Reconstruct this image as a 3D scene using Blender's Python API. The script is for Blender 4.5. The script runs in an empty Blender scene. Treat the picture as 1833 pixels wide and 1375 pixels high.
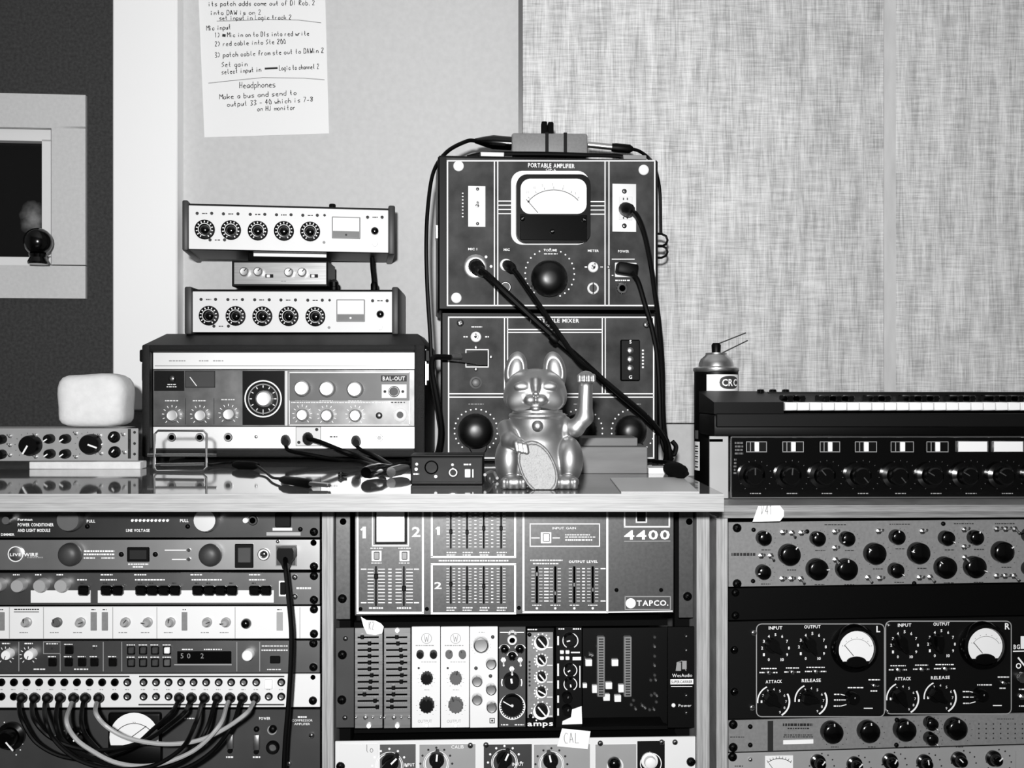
import bpy, bmesh, math, random
import numpy as np
from mathutils import Vector, Matrix, Euler

# ------------------------------------------------------------------ camera, world, light
F, CX, CY, CZ = 1900.0, 916.5, 700.0, 1.10          # focal length in px of the 1833 px frame, principal column, horizon row, camera height
scene = bpy.context.scene
col = scene.collection
cam_d = bpy.data.cameras.new('camera'); cam = bpy.data.objects.new('camera', cam_d); col.objects.link(cam)
cam.location = (0, 0, CZ); cam.rotation_euler = (math.pi / 2, 0, 0)
cam_d.sensor_width = 36.0; cam_d.lens = F / 1833.0 * 36.0; cam_d.shift_y = 12.5 / 1833.0
cam_d.clip_start = 0.02
scene.camera = cam
w = bpy.data.worlds.new('world'); scene.world = w; w.use_nodes = True
w.node_tree.nodes['Background'].inputs[0].default_value = (1, 1, 1, 1)
w.node_tree.nodes['Background'].inputs[1].default_value = 0.07
fl = bpy.data.lights.new('camera_flash', 'AREA'); fl.shape = 'DISK'; fl.size = 0.07; fl.energy = 28.5; fl.spread = math.radians(130)
flo = bpy.data.objects.new('camera_flash', fl); col.objects.link(flo)
flo.location = (-0.05, -0.30, CZ + 0.15); flo.rotation_euler = (math.radians(97), 0, 0)
scene.view_settings.view_transform = 'Standard'; scene.view_settings.look = 'None'
scene.view_settings.exposure = 0.0; scene.view_settings.gamma = 1.0
scene.view_settings.use_curve_mapping = False
random.seed(7)

# ------------------------------------------------------------------ materials
MATS = {}
def mat(name, g, rough=0.5, metal=0.0, spec=0.5, coat=0.0, noise=None, bump=None, contrast=0.25, alpha=None):
    """grey procedural material; g is the display grey 0..1; noise = (scale, (sx,sy,sz))"""
    if name in MATS: return MATS[name]
    m = bpy.data.materials.new(name); m.use_nodes = True; MATS[name] = m
    nt = m.node_tree; b = nt.nodes['Principled BSDF']
    lin = g ** 2.2
    b.inputs['Base Color'].default_value = (lin, lin, lin, 1)
    b.inputs['Roughness'].default_value = rough; b.inputs['Metallic'].default_value = metal
    b.inputs['Specular IOR Level'].default_value = spec
    b.inputs['Coat Weight'].default_value = coat; b.inputs['Coat Roughness'].default_value = 0.08
    m.diffuse_color = (lin, lin, lin, 1)
    if noise or bump:
        tc = nt.nodes.new('ShaderNodeTexCoord')
    if noise:
        sc, st = noise
        mp = nt.nodes.new('ShaderNodeMapping'); mp.inputs['Scale'].default_value = st
        nz = nt.nodes.new('ShaderNodeTexNoise'); nz.inputs['Scale'].default_value = sc; nz.inputs['Detail'].default_value = 5
        mr = nt.nodes.new('ShaderNodeMapRange'); mr.inputs[1].default_value = 0.3; mr.inputs[2].default_value = 0.7
        mr.inputs[3].default_value = lin * (1 - contrast); mr.inputs[4].default_value = min(1, lin * (1 + contrast))
        nt.links.new(tc.outputs['Object'], mp.inputs[0]); nt.links.new(mp.outputs[0], nz.inputs['Vector'])
        nt.links.new(nz.outputs['Fac'], mr.inputs[0]); nt.links.new(mr.outputs[0], b.inputs['Base Color'])
    if bump:
        sc, stg = bump
        nb = nt.nodes.new('ShaderNodeTexNoise'); nb.inputs['Scale'].default_value = sc
        bp = nt.nodes.new('ShaderNodeBump'); bp.inputs['Strength'].default_value = stg; bp.inputs['Distance'].default_value = 0.001
        nt.links.new(tc.outputs['Object'], nb.inputs['Vector']); nt.links.new(nb.outputs['Fac'], bp.inputs['Height'])
        nt.links.new(bp.outputs[0], b.inputs['Normal'])
    return m

def stripes(name, g, axis, period, contrast=0.35, rough=0.45):
    """plywood edge: thin parallel plies along one object axis, with long grain noise"""
    m = bpy.data.materials.new(name); m.use_nodes = True; MATS[name] = m
    nt = m.node_tree; b = nt.nodes['Principled BSDF']; lin = g ** 2.2
    tc = nt.nodes.new('ShaderNodeTexCoord')
    nz = nt.nodes.new('ShaderNodeTexNoise'); nz.noise_dimensions = '1D'; nz.inputs['Scale'].default_value = 1.0 / period; nz.inputs['Detail'].default_value = 1
    sep = nt.nodes.new('ShaderNodeSeparateXYZ'); nt.links.new(tc.outputs['Object'], sep.inputs[0])
    nt.links.new(sep.outputs['XYZ'.index(axis)], nz.inputs['W'])
    n2 = nt.nodes.new('ShaderNodeTexNoise'); n2.inputs['Scale'].default_value = 6; n2.inputs['Detail'].default_value = 6
    mp = nt.nodes.new('ShaderNodeMapping'); sc = [4, 4, 4]; sc['XYZ'.index(axis)] = 120; mp.inputs['Scale'].default_value = sc
    nt.links.new(tc.outputs['Object'], mp.inputs[0]); nt.links.new(mp.outputs[0], n2.inputs['Vector'])
    ad = nt.nodes.new('ShaderNodeMath'); ad.operation = 'ADD'
    nt.links.new(nz.outputs['Fac'], ad.inputs[0]); nt.links.new(n2.outputs['Fac'], ad.inputs[1])
    mr = nt.nodes.new('ShaderNodeMapRange'); mr.inputs[1].default_value = 0.75; mr.inputs[2].default_value = 1.25
    mr.inputs[3].default_value = lin * (1 - contrast); mr.inputs[4].default_value = min(1, lin * (1 + contrast))
    nt.links.new(ad.outputs[0], mr.inputs[0]); nt.links.new(mr.outputs[0], b.inputs['Base Color'])
    b.inputs['Roughness'].default_value = rough
    return m

def weave(name, g):
    """coarse woven cloth: threads both ways, thick and thin"""
    m = bpy.data.materials.new(name); m.use_nodes = True; MATS[name] = m
    nt = m.node_tree; b = nt.nodes['Principled BSDF']; lin = g ** 2.2
    tc = nt.nodes.new('ShaderNodeTexCoord'); outs = []
    for st in ((330, 1, 14), (16, 1, 330), (40, 1, 6)):
        mp = nt.nodes.new('ShaderNodeMapping'); mp.inputs['Scale'].default_value = st
        nz = nt.nodes.new('ShaderNodeTexNoise'); nz.inputs['Scale'].default_value = 1; nz.inputs['Detail'].default_value = 3; nz.inputs['Roughness'].default_value = 0.7
        nt.links.new(tc.outputs['Object'], mp.inputs[0]); nt.links.new(mp.outputs[0], nz.inputs['Vector']); outs.append(nz.outputs['Fac'])
    a = nt.nodes.new('ShaderNodeMath'); a.operation = 'ADD'; nt.links.new(outs[0], a.inputs[0]); nt.links.new(outs[1], a.inputs[1])
    a2 = nt.nodes.new('ShaderNodeMath'); a2.operation = 'ADD'; nt.links.new(a.outputs[0], a2.inputs[0]); nt.links.new(outs[2], a2.inputs[1])
    mr = nt.nodes.new('ShaderNodeMapRange'); mr.inputs[1].default_value = 1.22; mr.inputs[2].default_value = 1.78
    mr.inputs[3].default_value = lin * 0.62; mr.inputs[4].default_value = min(1, lin * 1.36)
    nt.links.new(a2.outputs[0], mr.inputs[0]); nt.links.new(mr.outputs[0], b.inputs['Base Color'])
    bp = nt.nodes.new('ShaderNodeBump'); bp.inputs['Strength'].default_value = 0.5; bp.inputs['Distance'].default_value = 0.002
    nt.links.new(a.outputs[0], bp.inputs['Height']); nt.links.new(bp.outputs[0], b.inputs['Normal'])
    b.inputs['Roughness'].default_value = 0.9; b.inputs['Specular IOR Level'].default_value = 0.1
    return m

def glass_mat(name, spot=(0, 0)):  # dark glass; a soft reflected glow, broken by noise, is painted into its colour
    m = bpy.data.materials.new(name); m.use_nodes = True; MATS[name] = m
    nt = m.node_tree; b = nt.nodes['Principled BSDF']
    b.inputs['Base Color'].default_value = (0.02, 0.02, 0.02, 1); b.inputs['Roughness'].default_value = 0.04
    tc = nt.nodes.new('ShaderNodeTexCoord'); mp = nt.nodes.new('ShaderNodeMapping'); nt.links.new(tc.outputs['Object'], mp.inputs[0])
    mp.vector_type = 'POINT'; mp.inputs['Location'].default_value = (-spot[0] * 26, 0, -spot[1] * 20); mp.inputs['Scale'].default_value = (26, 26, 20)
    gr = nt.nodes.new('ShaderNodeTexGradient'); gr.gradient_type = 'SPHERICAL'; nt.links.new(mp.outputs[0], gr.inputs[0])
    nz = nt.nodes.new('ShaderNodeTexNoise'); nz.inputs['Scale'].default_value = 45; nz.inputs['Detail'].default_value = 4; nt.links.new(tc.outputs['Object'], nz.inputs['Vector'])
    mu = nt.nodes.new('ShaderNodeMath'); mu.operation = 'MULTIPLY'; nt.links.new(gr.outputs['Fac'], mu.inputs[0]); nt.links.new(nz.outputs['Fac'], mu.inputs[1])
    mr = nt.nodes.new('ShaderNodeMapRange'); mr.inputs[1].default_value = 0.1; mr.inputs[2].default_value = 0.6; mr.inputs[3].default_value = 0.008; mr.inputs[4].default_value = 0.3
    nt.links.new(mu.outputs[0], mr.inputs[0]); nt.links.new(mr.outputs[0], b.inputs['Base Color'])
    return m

K = lambda n: MATS[n]
mat('black', 0.03, 0.45, spec=0.15); mat('black_matte', 0.035, 0.8, spec=0.1); mat('black_gloss', 0.03, 0.16, spec=0.6)
mat('void', 0.03, 0.9, spec=0.0)
mat('rubber', 0.03, 0.5, spec=0.15); mat('rubber_grey', 0.62, 0.4)
mat('white', 0.90, 0.5); mat('print_white', 0.93, 0.6); mat('print_black', 0.10, 0.6); mat('print_grey', 0.55, 0.6)
mat('paper', 0.93, 0.8, spec=0.1); mat('ink', 0.16, 0.8); mat('ink_pale', 0.45, 0.8)
mat('chrome', 0.88, 0.16, 1.0); mat('steel', 0.80, 0.32, 1.0); mat('alu', 0.86, 0.42, 1.0); mat('nickel_dark', 0.5, 0.35, 1.0)
mat('panel_dark', 0.22, 0.5, 0.1, noise=(14, (1, 1, 1)), contrast=0.2)
mat('panel_mid', 0.34, 0.45, 0.15, noise=(14, (1, 1, 1)), contrast=0.15)
mat('panel_light', 0.62, 0.42, 0.2, noise=(10, (1, 1, 1)), contrast=0.08)
mat('panel_white', 0.86, 0.45, 0.0)
mat('panel_black', 0.06, 0.5, spec=0.18)
mat('panel_grey', 0.47, 0.55, noise=(220, (1, 1, 1)), contrast=0.10)
mat('brushed', 0.60, 0.36, 0.75, noise=(12, (1, 1, 30)), contrast=0.2)
mat('crackle', 0.25, 0.55, 0.0, spec=0.10, noise=(22, (1, 1, 1)), contrast=0.5, bump=(900, 0.15))
mat('tolex', 0.10, 0.5, spec=0.3, noise=(700, (1, 1, 1)), contrast=0.6, bump=(1200, 0.8))
mat('gold', 0.68, 0.48, 1.0, bump=(1500, 0.05)); mat('gold_plate', 0.60, 0.68, 1.0, bump=(350, 0.9))
mat('plaster', 0.78, 0.9, spec=0.1, noise=(90, (1, 1, 1)), contrast=0.04, bump=(300, 0.2))
mat('wall_white', 0.93, 0.7, spec=0.2); mat('trim_white', 0.97, 0.5, spec=0.3)
mat('felt', 0.27, 0.95, spec=0.05, noise=(160, (1, 1, 1)), contrast=0.25)
mat('casing', 0.83, 0.8, spec=0.2, noise=(130, (1, 1, 1)), contrast=0.05)
mat('desk_top', 0.40, 0.045, spec=0.7, noise=(5, (1, 8, 1)), contrast=0.2)
mat('wood_grey', 0.40, 0.6, noise=(9, (1, 6, 6)), contrast=0.2)
mat('foam_white', 0.87, 0.9, spec=0.05, noise=(60, (1, 1, 1)), contrast=0.06, bump=(120, 0.6))
mat('key_white', 0.93, 0.3); mat('floor_grey', 0.4, 0.6)
mat('seam_cloth', 0.80, 0.9, spec=0.1, noise=(60, (1, 1, .2)), contrast=0.1)
mat('ceiling_white', 0.85, 0.9)
mat('lens', 0.95, 0.2); mat('meter_face', 0.92, 0.5, coat=0.3); mat('smoke', 0.18, 0.2)
mat('amp_strip', 0.92, 0.45, 0.45)
mat('bakelite', 0.03, 0.36, spec=0.55)
mat('card', 0.82, 0.35, spec=0.5)
mat('sheen_light', 0.76, 0.35, 1.0, noise=(14, (1, 1, 1)), contrast=0.1); mat('sheen_mid', 0.52, 0.36, 1.0, noise=(14, (1, 1, 1)), contrast=0.15); mat('sheen_dark', 0.33, 0.40, 1.0, noise=(14, (1, 1, 1)), contrast=0.15)
mat('sheen_grey', 0.365, 0.37, 0.85, noise=(220, (1, 1, 1)), contrast=0.12); mat('amp_panel', 0.42, 0.42, 1.0, noise=(30, (1, 1, 1)), contrast=0.25)
mat('connector_strip', 0.45, 0.5)
stripes('ply_h', 0.61, 'Z', 0.0022, 0.22); stripes('ply_v', 0.60, 'X', 0.0030, 0.3); stripes('ply_rough', 0.50, 'Z', 0.006, 0.4)
weave('burlap', 0.80)

# ------------------------------------------------------------------ mesh helpers
class MB:
    """collects shapes; build() links them as one mesh object"""
    def __init__(s): s.v = []; s.f = []; s.m = []; s.cur = 0
    def add(s, vs, fs):
        o = len(s.v); s.v += [tuple(p) for p in vs]
        s.f += [tuple(i + o for i in f) for f in fs]; s.m += [s.cur] * len(fs); return s
    def box(s, x0, x1, y0, y1, z0, z1, b=0.0, seg=1):
        if b <= 0:
            vs = [(x, y, z) for x in (x0, x1) for y in (y0, y1) for z in (z0, z1)]
            return s.add(vs, [(0, 1, 3, 2), (4, 6, 7, 5), (0, 4, 5, 1), (2, 3, 7, 6), (0, 2, 6, 4), (1, 5, 7, 3)])
        bm = bmesh.new(); bmesh.ops.create_cube(bm, size=1)
        for v in bm.verts:
            v.co = ((x0 + x1) / 2 + v.co.x * (x1 - x0), (y0 + y1) / 2 + v.co.y * (y1 - y0), (z0 + z1) / 2 + v.co.z * (z1 - z0))
        bmesh.ops.bevel(bm, geom=bm.edges[:], offset=b, segments=seg, affect='EDGES', profile=0.5)
        bm.verts.index_update()
        s.add([v.co[:] for v in bm.verts], [[v.index for v in f.verts] for f in bm.faces]); bm.free(); return s
    def lathe(s, prof, n=20, c=(0, 0, 0), axis='y', flute=0.0, nf=0):
        """prof: list of (radius, distance towards the viewer = -y) or along +z with axis z"""
        vs, fs, rings = [], [], []
        for r, d in prof:
            if r < 1e-6:
                rings.append([len(vs)]); vs.append((c[0], c[1] - d, c[2]) if axis == 'y' else (c[0], c[1], c[2] + d) if axis == 'z' else (c[0] + d, c[1], c[2])); continue
            ring = []
            for i in range(n):
                a = 2 * math.pi * i / n; rr = r
                if nf: rr = r * (1 - flute * (0.5 + 0.5 * math.cos(nf * a)))
                ca, sa = rr * math.cos(a), rr * math.sin(a)
                ring.append(len(vs))
                vs.append((c[0] + ca, c[1] - d, c[2] + sa) if axis == 'y' else (c[0] + ca, c[1] + sa, c[2] + d) if axis == 'z' else (c[0] + d, c[1] + ca, c[2] + sa))
            rings.append(ring)
        for a, b in zip(rings, rings[1:]):
            if len(a) == 1 and len(b) == 1: continue
            for i in range(n):
                j = (i + 1) % n
                if len(a) == 1: fs.append((a[0], b[i], b[j]))
                elif len(b) == 1: fs.append((a[i], b[0], a[j]))
                else: fs.append((a[i], b[i], b[j], a[j]))
        return s.add(vs, fs)
    def disc(s, r, n=20, c=(0, 0, 0), sx=1.0):
        vs = [(c[0] + sx * r * math.cos(2 * math.pi * i / n), c[1], c[2] + r * math.sin(2 * math.pi * i / n)) for i in range(n)]
        return s.add(vs, [tuple(range(n))])
    def ring(s, r0, r1, n=24, c=(0, 0, 0)):
        vs = []; fs = []
        for i in range(n):
            a = 2 * math.pi * i / n
            vs += [(c[0] + r * math.cos(a), c[1], c[2] + r * math.sin(a)) for r in (r0, r1)]
            j = (i + 1) % n; fs.append((2 * i, 2 * i + 1, 2 * j + 1, 2 * j))
        return s.add(vs, fs)
    def prism(s, poly, y0, y1):
        n = len(poly)
        vs = [(x, y0, z) for x, z in poly] + [(x, y1, z) for x, z in poly]
        fs = [tuple(range(n)), tuple(range(2 * n - 1, n - 1, -1))] + [(i, (i + 1) % n, n + (i + 1) % n, n + i) for i in range(n)]
        return s.add(vs, fs)
    def tube(s, pts, r, n=8, closed=False):
        pts = [Vector(p) for p in pts]; m = len(pts); vs = []; fs = []
        t0 = (pts[1] - pts[0]).normalized()
        up = Vector((0, 0, 1)) if abs(t0.z) < 0.9 else Vector((0, 1, 0))
        for i, p in enumerate(pts):
            a = pts[(i - 1) % m] if (closed or i > 0) else p
            b = pts[(i + 1) % m] if (closed or i < m - 1) else p
            t = (b - a).normalized(); x = up.cross(t)
            if x.length < 1e-4: x = Vector((1, 0, 0)).cross(t)
            x.normalize(); y = t.cross(x); up = y
            rr = r[i] if isinstance(r, (list, tuple)) else r
            for k in range(n):
                an = 2 * math.pi * k / n; vs.append(p + x * (rr * math.cos(an)) + y * (rr * math.sin(an)))
        for i in range(m if closed else m - 1):
            j = (i + 1) % m
            for k in range(n):
                l = (k + 1) % n; fs.append((i * n + k, i * n + l, j * n + l, j * n + k))
        if not closed: fs += [tuple(range(n)), tuple(range((m - 1) * n + n - 1, (m - 1) * n - 1, -1))]
        return s.add(vs, fs)
    def seg(s, p, q, wd, y):
        """flat stroke of width wd from p to q (x,z) in the plane y"""
        dx, dz = q[0] - p[0], q[1] - p[1]; l = math.hypot(dx, dz) or 1e-9
        nx, nz = -dz / l * wd / 2, dx / l * wd / 2
        return s.add([(p[0] + nx, y, p[1] + nz), (q[0] + nx, y, q[1] + nz), (q[0] - nx, y, q[1] - nz), (p[0] - nx, y, p[1] - nz)], [(0, 1, 2, 3)])
    def mesh(s, name, mats, smooth=40):
        me = bpy.data.meshes.new(name); me.from_pydata(s.v, [], s.f)
        for m in mats: me.materials.append(K(m))
        if len(mats) > 1: me.polygons.foreach_set('material_index', s.m)
        bm = bmesh.new(); bm.from_mesh(me); bmesh.ops.recalc_face_normals(bm, faces=bm.faces[:]); bm.to_mesh(me); bm.free()
        if smooth:
            me.polygons.foreach_set('use_smooth', [True] * len(me.polygons)); me.set_sharp_from_angle(angle=math.radians(smooth))
        me.update(); return me
    def build(s, name, mats, parent=None, loc=(0, 0, 0), rot=(0, 0, 0), smooth=40):
        return link(name, s.mesh(name, [mats] if isinstance(mats, str) else mats, smooth), parent, loc, rot)

def link(name, data, parent=None, loc=(0, 0, 0), rot=(0, 0, 0)):
    o = bpy.data.objects.new(name, data); col.objects.link(o); o.location = loc; o.rotation_euler = rot
    if parent is not None: o.parent = parent
    return o
def tag(o, label, cat=None, group=None, kind=None):
    o['label'] = label
    if cat: o['category'] = cat
    if group: o['group'] = group
    if kind: o['kind'] = kind
    return o
def struct(o, label=None):
    o['kind'] = 'structure'
    if label: o['label'] = label
    return o
def ray(px, py): return Vector(((px - CX) / F, 1.0, (CY - py) / F))
def P(px, py, D): return Vector((0, 0, CZ)) + ray(px, py) * D

# ------------------------------------------------------------------ printed type (glyph outlines) and handwriting (strokes)
GLY = {}
def glyph(ch, bold):
    k = (ch, bold)
    if k in GLY: return GLY[k]
    cu = bpy.data.curves.new('glyph', 'FONT'); cu.body = ch; cu.size = 1; cu.resolution_u = 2; cu.offset = 0.022 if bold else 0.0
    o = bpy.data.objects.new('glyph', cu); col.objects.link(o); bpy.context.view_layer.update()
    me = bpy.data.meshes.new_from_object(o.evaluated_get(bpy.context.evaluated_depsgraph_get()))
    vs = [(v.co.x, v.co.y) for v in me.vertices]; fs = [tuple(p.vertices) for p in me.polygons]
    bpy.data.objects.remove(o); bpy.data.curves.remove(cu); bpy.data.meshes.remove(me)
    if vs:
        x0 = min(v[0] for v in vs); x1 = max(v[0] for v in vs); vs = [(x - x0, y) for x, y in vs]; wd = x1 - x0
    else: wd = 0.28
    GLY[k] = (vs, fs, wd); return GLY[k]
for _c in 'ABCDEFGHIJKLMNOPQRSTUVWXYZabcdefghijklmnopqrstuvwxyz0123456789-.&/+=': glyph(_c, False)
for _c in 'ABCDEFGHIKLMNOPRSTUVWabemps0123456789-.': glyph(_c, True)

def type_into(mb, s, x, z, cap, y, width=None, align='c', bold=False, ang=0.0):
    gap = 0.10; tot = sum(glyph(c, bold)[2] + gap for c in s) - gap
    k = cap / 0.70; kx = width / tot if width else k
    cx = {'c': -tot / 2, 'l': 0, 'r': -tot}[align]
    ca, sa = math.cos(ang), math.sin(ang)
    for c in s:
        vs, fs, wd = glyph(c, bold)
        pts = [((vx + cx) * kx, (vy - 0.35) * k) for vx, vy in vs]
        mb.add([(x + a * ca + b * sa, y, z - a * sa + b * ca) for a, b in pts], fs); cx += wd + gap

HAND = dict(a='35 15 04 03 12 22 34;35 32', b='08 02 22 33 34 25 05', c='34 25 15 04 03 12 22 33', d='35 15 04 03 12 32;38 32', e='04 34 25 15 04 03 12 32',
 f='37 28 18 17 12;05 25', g='35 15 04 03 12 32;35 31 20 10', h='08 02;04 15 25 34 32', i='15 12;17 16', j='25 21 10', k='08 02;35 03;14 32', l='18 13 22',
 m='05 02;04 15 24 22;24 35 44 42', n='05 02;04 15 25 34 32', o='15 04 03 12 22 33 34 25 15', p='05 00;05 25 34 33 22 02', q='35 15 04 03 12 32;35 30', r='05 02;04 15 25',
 s='35 15 04 33 22 02', t='18 13 22;05 25', u='05 03 12 22 35;35 32', v='05 12 35', w='05 12 24 32 45', x='05 32;35 02', y='05 13;35 10', z='05 35 02 32',
 A='02 18 32;04 24', C='37 28 18 06 04 12 32', D='08 02 22 34 36 28 08', H='08 02;38 32;05 35', I='18 12', J='28 23 12 03', K='08 02;38 05 32', L='08 02 32', M='02 08 25 48 42', R='02 08 28 37 26 05 32',
 S='37 28 17 06 34 23 02', T='08 38;18 12', V='08 12 38', W='08 12 25 32 48', U='08 03 12 22 33 38')
HAND.update({'1': '07 18 12', '2': '07 18 28 37 02 32', '3': '07 18 28 37 15 33 22 02', '4': '28 04 34;28 22', '5': '38 08 05 25 34 22 02', '7': '08 38 12', '8': '18 07 34 22 03 37 18', '0': '18 05 12 32 35 18', ')': '08 26 24 02', '-': '04 34', '.': '02 12', '/': '00 38'})
def hand_into(mb, s, x, z, xh, wd, y, width=None, slope=0.0):
    """handwriting: strokes on a 4 x 8 grid, baseline 2, x-height 5"""
    k = xh / 3.0; adv = 0.0; tot = sum((2.6 if c == ' ' else 4.0) for c in s)
    kx = width / tot if width else k
    for c in s:
        if c in HAND:
            for st in HAND[c].split(';'):
                pts = [((adv + int(q[0]) * 0.85 + random.uniform(-.12, .12)) * kx, (int(q[1]) - 2 + random.uniform(-.15, .15)) * k) for q in st.split()]
                pts = [(x + a, z + b + slope * a) for a, b in pts]
                for p, q in zip(pts, pts[1:]): mb.seg(p, q, wd * random.uniform(.75, 1.2), y)
        adv += 2.6 if c == ' ' else 4.0

# ------------------------------------------------------------------ a thing with a flat front, laid out on its own front plane
MESH = {}
def planeD(px, pref, Dref, yaw):
    t = math.tan(math.radians(yaw)); return (Dref - (pref - CX) / F * Dref * t) / (1 - (px - CX) / F * t)
class T:
    def __init__(s, name, label, cat, px, py, D, yaw=0.0, tilt=0.0, group=None, roll=0.0):
        s.root = bpy.data.objects.new(name, None); col.objects.link(s.root); s.root.empty_display_size = 0.02
        s.O = P(px, py, D); s.E = Euler((math.radians(tilt), math.radians(roll), math.radians(yaw)))
        s.root.location = s.O; s.root.rotation_euler = s.E
        tag(s.root, label, cat, group)
        s.R = s.E.to_matrix(); s.Ri = s.R.transposed(); s.C = s.Ri @ (Vector((0, 0, CZ)) - s.O)
        s.acc = {}; s.D = D; s.h0 = 0.0
    def at(s, px, py, h=0.0):
        d = s.Ri @ ray(px, py); t = (-h - s.C.y) / d.y; p = s.C + d * t
        return p.x, p.z, t / F
    def uv(s, px, py, h=0.0): return s.at(px, py, h)[:2]
    def k(s, px, py, h=0.0): return s.at(px, py, h)[2]
    def rect(s, x0, y0, x1, y1, h=0.0):
        a = s.uv(x0, (y0 + y1) / 2, h)[0]; b = s.uv(x1, (y0 + y1) / 2, h)[0]; m = (x0 + x1) / 2
        return a, b, s.uv(m, y1, h)[1], s.uv(m, y0, h)[1]
    def box(s, name, x0, y0, x1, y1, h, depth, m, b=0.0, parent=None, seg=1):
        """box whose front face (h proud of the front plane) covers the pixel rectangle"""
        a, c, z0, z1 = s.rect(x0, y0, x1, y1, h); cx, cz = (a + c) / 2, (z0 + z1) / 2; pl = Vector((0, 0, 0))
        if parent: pl = parent.location
        return MB().box(a - cx, c - cx, 0, depth, z0 - cz, z1 - cz, b, seg).build(name, m, parent or s.root, (cx - pl.x, -h - pl.y, cz - pl.z))
    def mk(s, m): return s.acc.setdefault(m, MB())
    def fill(s, m, x0, y0, x1, y1, h=None):
        h = s.h0 if h is None else h; a, c, z0, z1 = s.rect(x0, y0, x1, y1, h); y = -h - 0.0003
        s.mk(m).add([(a, y, z0), (c, y, z0), (c, y, z1), (a, y, z1)], [(0, 1, 2, 3)])
    def line(s, m, pts, wpx=1.5, h=None, close=False):
        h = s.h0 if h is None else h; q = [s.uv(x, y, h) for x, y in pts]; wd = wpx * s.k(*pts[0], h)
        if close: q.append(q[0])
        for a, b in zip(q, q[1:]): s.mk(m).seg(a, b, wd, -h - 0.00035)
    def frame(s, m, x0, y0, x1, y1, wpx=2.0, h=None, r=0):
        if r:
            pts = []
            for cx, cy, a0 in ((x1 - r, y0 + r, -90), (x1 - r, y1 - r, 0), (x0 + r, y1 - r, 90), (x0 + r, y0 + r, 180)):
                for i in range(5):
                    a = math.radians(a0 + i * 22.5); pts.append((cx + r * math.cos(a), cy + r * math.sin(a)))
            return s.line(m, pts, wpx, h, True)
        hw = wpx / 2
        s.line(m, [(x0 - hw, y0), (x1 + hw, y0)], wpx, h); s.line(m, [(x0 - hw, y1), (x1 + hw, y1)], wpx, h)
        s.line(m, [(x0, y0), (x0, y1)], wpx, h); s.line(m, [(x1, y0), (x1, y1)], wpx, h)
    def spot(s, m, px, py, r, h=None, n=10, sx=1.0):
        h = s.h0 if h is None else h; u, z, k = s.at(px, py, h); s.mk(m).disc(r * k, n, (u, -h - 0.0004, z), sx)
    def hoop(s, m, px, py, r0, r1, h=None, n=28):
        h = s.h0 if h is None else h; u, z, k = s.at(px, py, h); s.mk(m).ring(r0 * k, r1 * k, n, (u, -h - 0.0004, z))
    def ticks(s, m, px, py, r0, r1, n, a0=-140, a1=140, wpx=1.3, h=None, dots=False):
        for i in range(n):
            a = math.radians(a0 + (a1 - a0) * i / (n - 1)); sx, cy = math.sin(a), -math.cos(a)
            if dots: s.spot(m, px + sx * (r0 + r1) / 2, py + cy * (r0 + r1) / 2, wpx, h, 6)
            else: s.line(m, [(px + sx * r0, py + cy * r0), (px + sx * r1, py + cy * r1)], wpx, h)
    def arc(s, m, px, py, r, a0, a1, wpx=1.5, h=None, n=12, ry=None):
        s.line(m, [(px + r * math.sin(math.radians(a0 + (a1 - a0) * i / n)), py - (ry or r) * math.cos(math.radians(a0 + (a1 - a0) * i / n))) for i in range(n + 1)], wpx, h)
    def text(s, px, py, t, cap, m='print_white', width=None, align='c', bold=False, h=None):
        h = s.h0 if h is None else h; u, z, k = s.at(px, py, h)
        type_into(s.mk(m), t, u, z, cap * k, -h - 0.0004, width * k if width else None, align, bold)
    def hand(s, px, py, t, xh, width, m='ink', wpx=1.0, slope=0.0, h=None):
        h = s.h0 if h is None else h; u, z, k = s.at(px, py, h)
        hand_into(s.mk(m), t, u, z, xh * k, wpx * k, -h - 0.0004, width * k, slope)
    def done(s, name='printed_marks'):
        for m, mb in s.acc.items(): mb.build(name, m, s.root, smooth=0)['kind'] = 'stuff'
        s.acc = {}; return s
    # -------- controls
    def shape(s, key, fn, mats):
        key = (key, tuple(mats))
        if key not in MESH: MESH[key] = fn().mesh(key[0][0], mats)
        return MESH[key]
    def knob(s, px, py, r, h=0.012, m='black', style='flat', ang=None, pm='print_white', name='knob', base=0.0, plen=(0.15, 0.95), pw=2.0):
        u, z, k = s.at(px, py, base + h); R = round(r * k, 4); h = round(h, 4)
        def fn():
            b = MB()
            if style == 'flat': b.lathe([(R * 1.02, 0), (R, h * .75), (R * .9, h), (0, h)], 24)
            elif style == 'convex': b.lathe([(R * 1.02, 0), (R, h * .72), (R * .93, h * .84), (R * .7, h * .93), (R * .35, h * .985), (0, h)], 28)
            elif style == 'dome': b.lathe([(R * .80, 0), (R * .92, h * .12), (R, h * .3), (R * .98, h * .52), (R * .86, h * .76), (R * .6, h * .93), (R * .28, h), (0, h)], 32)
            elif style == 'skirt': b.lathe([(R, 0), (R, h * .25), (R * .72, h * .35), (R * .66, h * .92), (R * .55, h), (0, h)], 28)
            elif style == 'fluted': b.lathe([(R, 0), (R, h * .85), (R * .88, h), (0, h)], 56, flute=0.14, nf=14)
            elif style == 'cap': b.lathe([(R, 0), (R, h * .8), (R * .93, h * .95), (R * .8, h), (R * .78, h * .93), (0, h * .9)], 28)
            elif style == 'chicken':
                b.lathe([(R * .75, 0), (R * .75, h * .45), (0, h * .45)], 20)
                b.prism([(-R * .34, -R * .75), (R * .34, -R * .75), (R * .42, 0), (R * .14, R * .98), (-R * .14, R * .98), (-R * .42, 0)], -h, -h * .1)
            return b
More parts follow.
